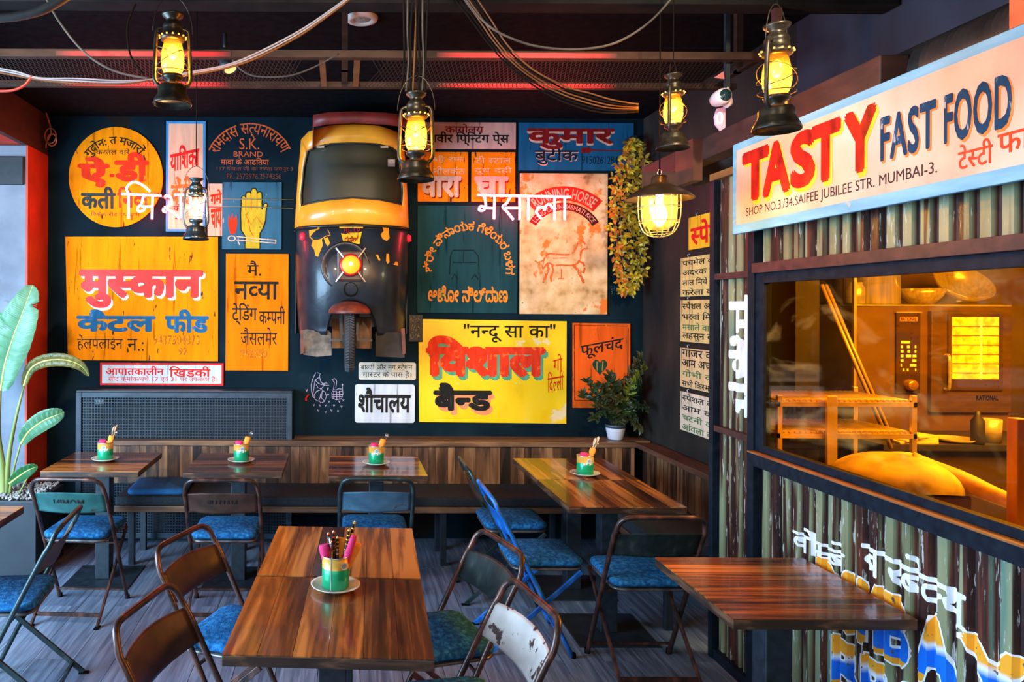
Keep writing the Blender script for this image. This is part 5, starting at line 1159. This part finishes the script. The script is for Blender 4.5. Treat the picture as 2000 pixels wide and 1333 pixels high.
    if big:
        fork(-.006, -.018, .128, 'steel spoon with red and black patterned top in the tin on '+where, M_fork, 'spoon')
        # black wrapped sticks with gold bands
        for i_, (dx, tx, ty_, tp_) in enumerate(((-.010, -.026, .004, .185), (-.002, -.008, .008, .190), (.004, .006, .004, .172), (.012, .048, .0, .200), (.016, .066, .006, .225))):
            f = thing('wrapped_stick', (x+dx, y, zz+.01), ('leftmost', 'second', 'middle', 'fourth', 'rightmost and tallest')[i_]+' black and gold wrapped stirring stick in the tin on '+where, 'stick')
            a = Vector((x+dx, y+ty_, zz+.01)); b = Vector((x+tx, y+ty_, zz+tp_)); MB().tube([a, b], .0055, 8).obj('wrap', mat('wrap_black', (.012, .010, .012), .3), f)
            g_ = MB()
            for k_ in (.62, .72, .80, .88, .97): c_ = a.lerp(b, k_); g_.tube([c_, c_+(b-a).normalized()*.005], .0062, 8)
            g_.obj('gold_band', mat(('wrap_gold', 'wrap_red')[i_ < 2], ((.8, .45, .06), (.75, .08, .02))[i_ < 2], .3, .3), f)
            MB().lathe([(0, -.004), (.005, 0), (0, .005)], b, 8).obj('tip', mat('stick_tip', (.75, .5, .3), .5), f)
    else:
        fork(.004, .060, .160, 'steel fork leaning right in the tin on '+where, M_fork)
        if seed in (1, 4):
            for k_ in range(2): fork(.002+.004*k_, .048+.016*k_, .170+.01*k_, ('thin wooden skewer, left one, in the tin on ' if k_ == 0 else 'thin wooden skewer, right one, in the tin on ')+where, mat('skewer_wood', (.6, .42, .26), .6), 'skewer')
tinset(-1.507, 4.77, 'the left end bench table', seed=1)
tinset(-.63, 4.75, 'the second bench table', ph=8, seed=2)
tinset(.23, 4.69, 'the bench table below the rickshaw', ph=-6, seed=3)
tinset(1.457, 4.41, 'the bench corner table', ph=4, seed=4)
tinset(-.0126, 2.60, 'the central table', True, seed=5)

# ================================================================== PLANTS
M_blk2 = noisy('planter_black', [(.3, (.006, .009, .012)), (.7, (.016, .02, .026))], (6, 6, 6), 4, .5, 0, .05)
pb = thing('planter_box', (-2.6, 4.98, 0), 'long black planter box with gravel standing behind the left edge table', 'planter')
MB().bb(-3.25, -1.93, 4.72, 5.20, 0, .50).obj('box', M_blk2, pb, bevel=.004)
gv = MB(); rg = random.Random(5)
for i in range(900):
    c = Vector((rg.uniform(-2.8, -1.95), rg.uniform(4.74, 5.18), .505+rg.uniform(0, .012))); r = rg.uniform(.008, .016)
    Mx = Matrix.Rotation(rg.uniform(0, 6), 3, (rg.random(), rg.random(), rg.random()+.1)); gv.add([c+Mx@Vector(p)*r for p in ((1, 0, 0), (-1, .2, 0), (0, 1, .1), (0, -1, 0), (0, .1, .7), (.1, 0, -.7))], [(0, 2, 4), (2, 1, 4), (1, 3, 4), (3, 0, 4), (2, 0, 5), (1, 2, 5), (3, 1, 5), (0, 3, 5)])
tag(gv.obj('gravel', noisy('gravel', [(.35, (.22, .19, .16)), (.65, (.55, .50, .45))], (60, 60, 60), 2, .8), pb), kind='stuff')
def leafmat(name, a, b):
    m = noisy(name, [(.3, a), (.7, b)], (6, 6, 6), 4, .38, 0, 0, .5)
    n, l = nodes(m); bs = n['Principled BSDF']; out = n['Material Output']
    tr = n.new('ShaderNodeBsdfTranslucent'); tr.inputs[0].default_value = (*[min(1, x*1.4) for x in b], 1)
    mx = n.new('ShaderNodeMixShader'); mx.inputs[0].default_value = .3; l.new(bs.outputs[0], mx.inputs[1]); l.new(tr.outputs[0], mx.inputs[2]); l.new(mx.outputs[0], out.inputs[0]); return m
M_lf = leafmat('banana_leaf_pale', (.035, .18, .07), (.15, .36, .19)); M_lfd = leafmat('banana_leaf_green', (.008, .09, .012), (.04, .21, .04)); M_lfy = leafmat('banana_leaf_bronze', (.03, .08, .02), (.26, .17, .02))
bp_ = thing('banana_plant', W(12, 985, 4.9), 'tall banana plant with broad ribbed leaves growing from the planter at left', 'plant')
M_stem = noisy('banana_stem', [(.3, (.12, .17, .03)), (.7, (.35, .34, .08))], (20, 20, 3), 5, .5)
def bleaf(mid, hw, m, Y, nrib=26, fold=.35, tears=(), side=(1, 1)):
    P = smooth_pts([W(a, b, Y+(c if True else 0)) for a, b, c in mid], 8); n = len(P); k = Y/F
    mb = MB(); mr = MB()
    vw = Vector((0, 1, 0))
    for s_i, sd in enumerate((-1, 1)):
        rows = []
        for i, p in enumerate(P):
            t = i/(n-1); d = (P[min(i+1, n-1)]-P[max(i-1, 0)]).normalized(); x = d.cross(vw)
            x = x.normalized() if x.length > .05 else Vector((1, 0, 0))
            w = hw*k*side[s_i]*(math.sin(PI*min(1, t*.93+.07))**.62)
            if any(abs(t-tt) < .018 and sd == ts_ for tt, ts_ in tears): w *= .35
            rp = .006*math.sin(i*2.1)
            rows.append([p, p+x*sd*w*.5+Vector((0, -fold*w*.35+rp, 0)), p+x*sd*w*.92+Vector((0, -fold*w*.3-rp, 0))+d*w*.16, p+x*sd*w+Vector((0, -fold*w*.2-rp, 0))+d*w*.2])
        mb.grid(rows)
    o = mb.obj('leaf', m, bp_); mr.tube(P, [.006*(1-i/n)+.0015 for i in range(n)], 6)
    mr.obj('midrib', noisy('midrib_yellow', [(.3, (.50, .55, .08)), (.7, (.75, .75, .2))], (9, 9, 9), 3, .5), o)
    rb = MB()
    for i in range(2, n-2):
        for sd in (-1, 1):
            for tt in (0, .5):
                p = P[i].lerp(P[i+1], tt); d = (P[min(i+1, n-1)]-P[max(i-1, 0)]).normalized(); x = d.cross(vw).normalized(); t = i/(n-1)
                w = hw*k*side[0 if sd < 0 else 1]*(math.sin(PI*min(1, t*.93+.07))**.62)
                rb.bar(p+Vector((0, -.002, 0)), p+x*sd*w*.88+Vector((0, -fold*w*.32-.006, 0))+d*w*.14, .0012, .0012)
    tag(rb.obj('leaf_veins', noisy('vein_green', [(.3, (.015, .12, .04)), (.7, (.05, .22, .09))], (9, 9, 9), 3, .5), o), kind='stuff')
bleaf([(2, 766, 0), (10, 715, 0), (25, 665, -.02), (45, 612, -.04), (64, 560, -.02)], 39, M_lf, 4.75, tears=((.55, 1), (.8, -1)), side=(1.0, 1.0))
bleaf([(-30, 780, 0), (-26, 720, 0), (-18, 660, 0), (-6, 610, 0)], 34, M_lf, 4.85)
bleaf([(30, 640, .02), (34, 610, 0), (44, 580, -.02), (58, 565, 0)], 26, M_lfd, 4.82, side=(1.0, .3))
bleaf([(47, 757, 0), (60, 724, -.02), (88, 708, -.05), (128, 706, -.08), (158, 717, -.08), (174, 737, -.06)], 13, M_lfy, 4.8, fold=.9)
bleaf([(42, 870, 0), (58, 846, -.02), (84, 826, -.04), (108, 815, -.04), (126, 808, -.02)], 19, M_lf, 4.75, fold=.3)
bleaf([(20, 948, 0), (38, 934, -.02), (56, 922, -.04), (75, 914, -.02)], 13, M_lfd, 4.72, fold=.3)
def bstem(pts, r0, r1, Y=4.88):
    P = smooth_pts([W(a, b, Y) for a, b in pts], 5); n = len(P); MB().tube(P, [r0+(r1-r0)*i/(n-1) for i in range(n)], 9).obj('stem', M_stem, bp_)
bstem([(8, 990), (6, 920), (-2, 850), (1, 762)], .030, .009); bstem([(14, 990), (18, 900), (32, 820), (48, 755)], .020, .006); bstem([(18, 988), (26, 930), (42, 868)], .012, .005); bstem([(30, 988), (48, 950), (60, 930)], .008, .004)
bstem([(-12, 990), (-22, 900), (-30, 780)], .026, .008)
# small table-ledge plant
px0 = W(1203, 853, 5.48); px0.z = .781
pt = thing('potted_plant', px0, 'bushy potted plant in a small white pot on the bench ledge under the heart sign', 'plant')
MB().lathe([(0, .001), (.050, .001), (.053, .004), (.070, .085), (.0705, .088), (.066, .088), (.05, .01), (0, .01)], px0, 28).obj('pot', mat('pot_white', (.62, .64, .72), .35), pt)
MB().lathe([(.068, .086), (.072, .088), (.074, .112), (.068, .112), (.062, .09)], px0, 28).obj('pot_rim', mat('pot_rim_dark', (.03, .05, .07), .4), pt)
MB().lathe([(0, .095), (.064, .093)], px0, 16).obj('soil', mat('soil', (.03, .02, .012), .9), pt)
rg = random.Random(11)
def leaflet(mb, p, d, L_, w, up):
    d = d.normalized(); s = d.cross(up); s = s.normalized() if s.length > .01 else Vector((1, 0, 0)); u = s.cross(d)
    mb.add([p, p+d*L_*.35+s*w+u*w*.25, p+d*L_*.75+s*w*.7-u*.0+u*w*.2, p+d*L_-u*L_*.08, p+d*L_*.75-s*w*.7+u*w*.2, p+d*L_*.35-s*w+u*w*.25, p+d*L_*.5], [(0, 1, 6), (1, 2, 6), (2, 3, 6), (3, 4, 6), (4, 5, 6), (5, 0, 6)])
Mg = [leafmat('leaf_dark', (.015, .045, .018), (.05, .10, .045)), leafmat('leaf_olive', (.05, .06, .02), (.12, .12, .05)), leafmat('leaf_bright', (.12, .20, .02), (.30, .38, .05))]
tops = [(1140, 770, 0), (1150, 745, 0), (1165, 790, 1), (1175, 752, 0), (1190, 735, 0), (1205, 750, 1), (1222, 755, 0), (1240, 735, 0), (1255, 700, 1), (1268, 718, 2), (1282, 752, 0), (1270, 790, 0), (1255, 830, 1), (1290, 800, 0), (1240, 810, 0), (1160, 812, 0), (1215, 790, 0), (1190, 775, 1), (1275, 745, 2), (1232, 772, 0), (1210, 820, 1)]
fo = [MB(), MB(), MB()]; stm = MB()
for (a, b, mi) in tops:
    e = W(a, b, 5.48+rg.uniform(-.22, .05)); e.x = min(e.x, 2.19); st = px0+Vector((rg.uniform(-.03, .03), rg.uniform(-.03, .03), .10)); mid = st.lerp(e, .5)+Vector((0, 0, .05+.03*rg.random()))
    P = smooth_pts([st, mid, e], 5); stm.tube(P, .0022, 4)
    for i, p in enumerate(P[2:]):
        d = (P[min(i+3, len(P)-1)]-P[i+1]).normalized()
        for sd in (-1, 1):
            for r_ in range(3):
                v_ = (Vector((sd*rg.uniform(.4, 1), rg.uniform(-.8, .2), rg.uniform(-.5, .5)))+d*.8); p = Vector((min(p.x, 2.18), p.y, p.z)); v_.x = min(v_.x, .9 if p.x < 2.12 else -.1); leaflet(fo[mi if rg.random() < .8 else 1], p+Vector((rg.uniform(-.015, .015), 0, rg.uniform(-.015, .015))), v_, rg.uniform(.04, .075), rg.uniform(.008, .014), Vector((0, -1, .3)))
for i, f_ in enumerate(fo): f_.obj(('dark_foliage', 'olive_foliage', 'bright_foliage')[i], Mg[i], pt)
stm.obj('stems', mat('stem_green', (.06, .08, .03), .6), pt)
# trailing plant hanging down the corner
hp_ = thing('trailing_plant', W(1235, 268, 5.4), 'trailing plant with masses of small oval leaves hanging down the corner behind the caged lamp', 'plant')
mm = [leafmat('trail_yellow_green', (.45, .42, .02), (.85, .66, .05)), leafmat('trail_olive', (.16, .15, .02), (.45, .36, .04)), leafmat('trail_neon_lit', (.50, .14, .015), (.85, .32, .04))]  # red-orange leaves paint neon light on the left; tones brightened for the lamp
tf = [MB(), MB(), MB()]
def span(py):
    pts = [(266, 1232, 6), (290, 1234, 22), (330, 1233, 36), (380, 1230, 42), (430, 1229, 42), (480, 1230, 38), (520, 1232, 32), (552, 1226, 22), (575, 1224, 8)]
    for i in range(len(pts)-1):
        if pts[i][0] <= py <= pts[i+1][0]:
            t = (py-pts[i][0])/(pts[i+1][0]-pts[i][0]); return pts[i][1]+(pts[i+1][1]-pts[i][1])*t, pts[i][2]+(pts[i+1][2]-pts[i][2])*t
for i in range(1000):
    py_ = 268+(570-268)*rg.random()**.9; c_, h_ = span(py_); u_ = rg.uniform(-1, 1)
    p = W(c_+u_*h_, py_, 5.42+rg.uniform(-.10, .06)*(1-u_*u_*.6)); d = Vector((rg.uniform(-.8, .8), rg.uniform(-.5, .1), rg.uniform(-1, .25)))
    p.x = min(p.x, 2.225)
    k_ = 2 if (u_ < -.3 and rg.random() < .5) else (0 if rg.random() < .6 else 1)
    leaflet(tf[k_], p, d, rg.uniform(.032, .052), rg.uniform(.0085, .0125), Vector((rg.uniform(-.3, .3), -1, .2)))
for i, f_ in enumerate(tf): tag(f_.obj(('yellow_green_leaves', 'olive_leaves', 'neon_lit_leaves')[i], mm[i], hp_), kind='stuff')
vs_ = MB()
for i in range(14):
    u_ = -1+2*i/13; vs_.tube(smooth_pts([W(span(q_)[0]+u_*span(q_)[1]*.8, q_, 5.45) for q_ in (268, 330, 400, 480, 540+rg.uniform(-10, 25))], 3), .002, 4)
vs_.obj('vines', mat('vine_brown', (.08, .06, .03), .7), hp_)
MB().bb(W(1232, 268, 5.5).x-.02, W(1232, 268, 5.5).x+.02, 5.45, 5.6, W(1232, 268, 5.5).z-.01, W(1232, 268, 5.5).z+.01).obj('wall_hook', M_steel, hp_)
MB().lathe([(0, 0), (.015, -.004), (.019, .008), (.017, .02), (0, .022)], W(1338, 206, 5.0)*1.0, 12)

# ================================================================== KITCHEN BEHIND THE AMBER PANE
area('kitchen_ceiling_light', (3.3, 3.2, 2.36), (3.3, 3.5, 0), 1.6, 1.6, 215, (1, .80, .45))
M_st = noisy('kitchen_steel', [(.3, (.42, .36, .26)), (.7, (.70, .62, .46))], (9, 9, 30), 5, .26, .45, .03)
M_stw = noisy('kitchen_steel_wall', [(.3, (.30, .25, .16)), (.7, (.50, .42, .26))], (3, 3, 9), 5, .3, .5, .03)
M_dkm = mat('kitchen_dark', (.016, .013, .010), .5)
YO = 4.5
ox = lambda p: xat(p, YO); oz = lambda p: zat(p, YO)
ov = thing('combi_oven', (3.6, 4.85, .95), 'large steel combi oven with a lit glass door and control panel, behind the amber window', 'oven')
O_ = lambda mb, n, m, b=.003, par=None: mb.obj(n, m, par or ov, bevel=b)
O_(MB().bb(ox(1672), ox(1975), YO, YO+.58, oz(838), oz(594)), 'body', noisy('oven_body', [(.3, (.14, .075, .03)), (.7, (.26, .15, .06))], (3, 3, 6), 5, .35, .4, .03), .006)
O_(MB().bb(ox(1672), ox(1975), YO-.006, YO+.55, oz(594)+.0005, oz(590)), 'top_trim', M_st)
dr = O_(MB().bb(ox(1812), ox(1968), YO-.03, YO-.001, oz(800), oz(602)), 'door', noisy('oven_door', [(.3, (.12, .07, .035)), (.7, (.20, .12, .06))], (9, 9, 30), 4, .3, .5), .005)
def ebox():
    O_(MB().bb(ox(1842), ox(1948), YO-.042, YO-.0305, oz(757), oz(608)), 'window_frame', mat('oven_gasket', (.06, .035, .03), .3), .004, dr)
    O_(MB().bb(ox(1848), ox(1938), YO-.046, YO-.0425, oz(734), oz(614)), 'lit_glass', emis('oven_glow', (1, .50, .09), 1.9, 22), 0, dr)
    for i in range(6): O_(MB().bb(ox(1848), ox(1938), YO-.052, YO-.047, oz(722-i*18)-.003, oz(722-i*18)+.003), 'rack_bar', mat('rack_bar_steel', (.8, .65, .4), .2, .8), 0, dr)
    O_(MB().bb(ox(1901), ox(1904), YO-.053, YO-.047, oz(734), oz(614)), 'rack_bar', emis('rack_hot', (1, .85, .5), 3), 0, dr)
    O_(MB().tube(smooth_pts([(ox(1837), YO-.03, oz(690)), (ox(1836), YO-.07, oz(692)), (ox(1836), YO-.07, oz(750)), (ox(1837), YO-.03, oz(753))], 4), .009, 8), 'handle', M_st, 0, dr)
    v, f = fit('RATIONAL', (ox(1899), 0, ox(1942), 1), .03); mkobj('lettering', [(a, YO-.0315, oz(766)+(oz(776)-oz(766))*b) for a, b, lf in v], f, M_dkm, dr)
ebox()
cpn = O_(MB().bb(ox(1748), ox(1795), YO-.014, YO-.001, oz(764), oz(607)), 'control_panel', mat('panel_dark', (.05, .025, .035), .3), .004)
O_(MB().bb(ox(1746), ox(1796), YO-.02, YO-.001, oz(607), oz(604)), 'panel_cap', M_st, 0)
O_(MB().bb(ox(1754), ox(1788), YO-.016, YO-.0142, oz(623), oz(614)), 'name_strip', mat('strip_amber', (.5, .25, .08), .4), 0, cpn)
v, f = fit('RATIONAL', (ox(1756), 0, ox(1786), 1), .03); mkobj('lettering', [(a, YO-.0166, oz(615)+(oz(622)-oz(615))*b) for a, b, lf in v], f, M_dkm, cpn)
O_(MB().lathe([(0, .035), (.025, .035), (.033, .028), (.036, 0)], (ox(1774), YO-.014, oz(747)), 24, M=Matrix.Rotation(PI/2, 3, 'X')), 'knob', M_gold, 0, cpn)
ld = MB()
for j, row in enumerate(((1756, 1774), (1756, 1760, 1768, 1773, 1783, 1786), (1756, 1761, 1769, 1774, 1783, 1786), (1756, 1761, 1766, 1776, 1779, 1786), (1756, 1761, 1779, 1786), (1756, 1758, 1774, 1786), (1760, 1763, 1768, 1771, 1784, 1786))):
    y_ = 661+j*9
    for a, b in zip(row[::2], row[1::2]): ld.bb(ox(a), ox(b), YO-.0165, YO-.0142, oz(y_+5), oz(y_))
O_(ld, 'display_marks', emis('display_glow', (1, .70, .5), .55), 0, cpn)
# stand below the oven and back counter
os_ = thing('oven_stand', (3.6, 4.8, 0), 'dark steel stand under the combi oven', 'stand')
MB().bb(ox(1672), ox(1975), YO+.03, YO+.58, .80, oz(838)-.001).obj('shelf', M_dkm, os_)
for a in (1674, 1966): MB().bb(ox(a), ox(a)+.04, YO+.05, YO+.09, 0, .80).bb(ox(a), ox(a)+.04, YO+.5, YO+.54, 0, .80).obj('leg', M_dkm, os_)
# pots on the oven
M_pot = noisy('pot_steel', [(.3, (.50, .42, .28)), (.7, (.85, .74, .52))], (60, 60, 3), 4, .22, .55, .03)
zt0 = oz(590)+.0005
def lathe_thing(name, prof, c, m, label, cat, seg=32, handle=None):
    t = thing(name, c, label, cat); MB().lathe(prof, c, seg).obj('body', m, t)
    if handle: handle(t)
    return t
def two(c, r, z):
    def h(t):
        for s in (-1, 1): MB().tube(smooth_pts([Vector(c)+Vector((s*r, -.03, z)), Vector(c)+Vector((s*(r+.035), 0, z+.005)), Vector(c)+Vector((s*r, .03, z))], 4), .006, 6).obj('handle', M_st, t)
    return h
c = (ox(1748), YO+.2, zt0); lathe_thing('stock_pot', [(0, .001), (.145, .001), (.150, .006), (.150, .30), (.155, .305), (.146, .305), (.145, .01), (0, .01)], c, M_pot, 'tall steel stock pot on top of the oven, left of the bowls', 'pot', handle=two(c, .15, .24))
c = (ox(1684), YO+.06, zt0); lathe_thing('glass_jar', [(0, .001), (.045, .001), (.05, .01), (.05, .10), (.036, .12), (.036, .135), (.0, .137)], c, M_st, 'small jar standing left of the stock pot on the oven', 'jar')
c = (ox(1832), YO+.13, zt0); lathe_thing('mixing_bowl', [(0, .001), (.06, .001), (.11, .05), (.125, .10), (.122, .10), (.10, .05), (0, .01)], c, M_pot, 'steel mixing bowl on the oven right of the stock pot', 'bowl')
c = (ox(1920), YO+.26, zt0)
wk = thing('wok', c, 'wide steel wok tilted towards us on top of the oven', 'wok')
MB().lathe([(.0, .0), (.07, .012), (.13, .05), (.165, .105), (.170, .106), (.134, .048), (.07, .008), (0, -.004)], (c[0], c[1]-.05, c[2]+.072), 36, M=Matrix.Rotation(.75, 3, 'X')).obj('body', M_pot, wk)
MB().tube([(c[0]-.08, c[1]-.16, c[2]+.02), (c[0]+.10, c[1]-.18, c[2]+.05)], .007, 8).obj('ladle_handle', M_st, wk)
# racks near the glass at left
ra = thing('wire_rack', (2.15, 3.3, 0), 'two tier wire rack with rolled trays behind the left part of the amber window', 'rack')
M_am = noisy('rack_brass_steel', [(.3, (.45, .32, .14)), (.7, (.72, .55, .28))], (9, 9, 9), 3, .3, .6)
for z_ in (1.33, 1.19):
    g = MB(); g.bb(1.93, 2.55, 3.28, 3.30, z_-.02, z_).bb(1.93, 2.55, 3.66, 3.68, z_-.02, z_).bb(1.93, 1.945, 3.28, 3.68, z_-.02, z_).bb(2.535, 2.55, 3.28, 3.68, z_-.02, z_)
    g.obj('shelf_frame', M_am, ra)
    w = MB()
    for i in range(24): x_ = 1.955+i*.0245; w.tube([(x_, 3.29, z_+.004), (x_, 3.67, z_+.004)], .0075 if z_ > 1.3 else .009, 6)
    tag(w.obj('shelf_wires', M_am, ra), kind='stuff')
for x_, y_ in ((1.935, 3.285), (2.53, 3.285), (1.935, 3.66), (2.53, 3.66), (2.14, 3.262)): MB().bb(x_, x_+(.045 if x_ == 2.14 else .022), y_-.003, y_+.015, 0 if x_ != 2.14 else .96, 1.36).obj('post', M_am, ra, bevel=.002)
MB().bb(1.93, 2.55, 3.28, 3.68, .94, .96).obj('lower_shelf', M_stw, ra)
# dough pad with long handle on a front counter
ctb = thing('kitchen_counter', (2.5, 2.5, 0), 'low steel prep counter just inside the amber window', 'counter')
MB().bb(1.92, 2.42, 1.2, 3.22, .93, .96).obj('worktop', M_stw, ctb, bevel=.004); MB().bb(1.95, 2.40, 1.25, 3.18, .02, .929).obj('cabinet', M_dkm, ctb)
dpd = thing('bread_pad', (2.17, 2.9, .96), 'big yellow cloth dome shaped bread pad lying on the prep counter inside the window', 'bread pad')
M_clo = noisy('pad_cloth', [(.3, (.20, .14, .05)), (.5, (.42, .32, .13)), (.75, (.62, .50, .24))], (9, 9, 9), 7, .7, 0, .4)
dm = MB(); rows = []
for j in range(9):
    a = j/8*PI/2
    rows.append([Vector((2.155+.235*math.cos(a)*math.cos(b), 2.88+.20*math.cos(a)*math.sin(b)-.0, 1.06+.125*math.sin(a)+.01*math.sin(3*b)*math.cos(a))) for b in [2*PI*i/36 for i in range(37)]])
dm.grid(rows); dm.obj('dome', M_clo, dpd)
MB().bb(2.0, 2.32, 2.72, 3.04, .961, 1.055).obj('support_block', mat('block_brown', (.10, .05, .02), .6), dpd, bevel=.01)
MB().tube(smooth_pts([(2.20, 2.86, 1.12), (2.31, 2.77, 1.10), (2.38, 2.64, 1.06), (2.46, 2.46, 1.03)], 4), [.075, .066, .056, .048, .042, .037, .033, .030]+[.028]*5, 10).obj('handle', noisy('handle_tan', [(.3, (.35, .2, .09)), (.7, (.6, .38, .18))], (6, 30, 30), 4, .6), dpd)
# poles added in place of diagonal folds in the amber film
for i, (a, b, c_, d_) in enumerate(((1604, 552, 1742, 872), (1612, 552, 1752, 872), (1618, 560, 1722, 800))):
    pA, pB = W(a, b, 3.95+.12*i), W(c_, d_, 3.75+.12*i); tag(MB().tube([pA, pB], .010 if i < 2 else .006, 8).obj('film_fold_pole', mat('pole_pinkish', (.42, .26, .18), .4, .3)), ('left', 'middle', 'right')[i]+' one of three poles added for diagonal film folds behind the amber window', 'skewer')  # stand-ins for film folds, not skewers
dvp = thing('steel_post', (ox(1669), 4.3, 0), 'thin upright steel post left of the oven', 'post'); MB().bb(xat(1666, 4.3), xat(1671, 4.3), 4.29, 4.31, 0, 2.38).obj('shaft', M_am, dvp)
dvp = thing('door_post', (2.5, 2.6, 0), 'upright orange wooden post at the right picture edge inside the window', 'post'); MB().bb(xat(1982, 2.5), xat(2006, 2.5), 2.49, 2.53, .9605, zat(812, 2.5)).obj('shaft', noisy('post_orange_wood', [(.3, (.30, .12, .03)), (.7, (.55, .26, .07))], (20, 20, 4), 5, .5), dvp, bevel=.004)
# back counter line in the middle with small things
bc2 = thing('back_counter', (3.3, 3.95, 0), 'dark middle counter in the kitchen holding papers, a tray and a glass', 'counter'); YC = 3.9
MB().bb(xat(1700, YC), xat(2120, YC), YC-.1, YC+.35, zat(858, YC)-.03, zat(858, YC)).obj('worktop', M_dkm, bc2); MB().bb(xat(1705, YC), xat(2110, YC), YC-.06, YC+.33, 0, zat(858, YC)-.031).obj('cabinet', mat('cab_brown', (.05, .03, .02), .5), bc2)
zc = zat(858, YC)+.0005
pst = thing('paper_stack', (xat(1775, YC), YC, zc), 'crumpled stack of wrapping paper on the middle kitchen counter', 'paper')
for i in range(4): MB().box((xat(1775, YC)+.01*i, YC, zc+.006+.010*i), (.20-.02*i, .15, .009), rz=.1*i).obj('sheet', mat('paper_cream', (.7, .52, .25), .6), pst)
tag(MB().lathe([(0, .001), (.07, .002), (.092, .02), (.095, .02), (.075, 0), (0, 0)], (xat(1866, YC), YC, zc), 28).obj('steel_tray', M_st), 'round steel tray on the middle kitchen counter, right of the papers', 'tray')
tag(MB().lathe([(0, .001), (.045, .001), (.048, .12), (.046, .12), (.042, .006), (0, .006)], (xat(1936, YC), YC, zc), 24).obj('glass_tumbler', M_st), 'tall tumbler on the middle kitchen counter, right of the round tray', 'glass')
bt = thing('sauce_bottle', (3.29, 3.83, zc), 'dark sauce bottle standing on the middle kitchen counter in front of the tumbler', 'bottle')
cb = W(1915, 925, 2.72); cb = Vector((cb.x, cb.y, .9605)); MB().lathe([(0, .001), (.028, .001), (.03, .01), (.03, .12), (.012, .15), (.012, .17), (0, .171)], (3.29, 3.83, zc), 20).obj('body', M_dkm, bt)
MB().bb(2.9, 3.1, 4.95, 5.09, 1.25, 1.6).obj('wall_box', mat('box_green', (.06, .10, .03), .5))['label'] = 'dull green electrical box on the kitchen back wall left of the oven'
bpy.data.objects['wall_box']['category'] = 'box'
tag(MB().bb(2.42, 2.95, 5.03, 5.085, .9, 2.4).obj('curtain_panel', noisy('curtain_green', [(.3, (.02, .05, .015)), (.6, (.10, .14, .03)), (.75, (.32, .18, .03))], (2.5, 2.5, .5), 3, .6)), 'dark green hanging curtain on the kitchen back wall', 'curtain')
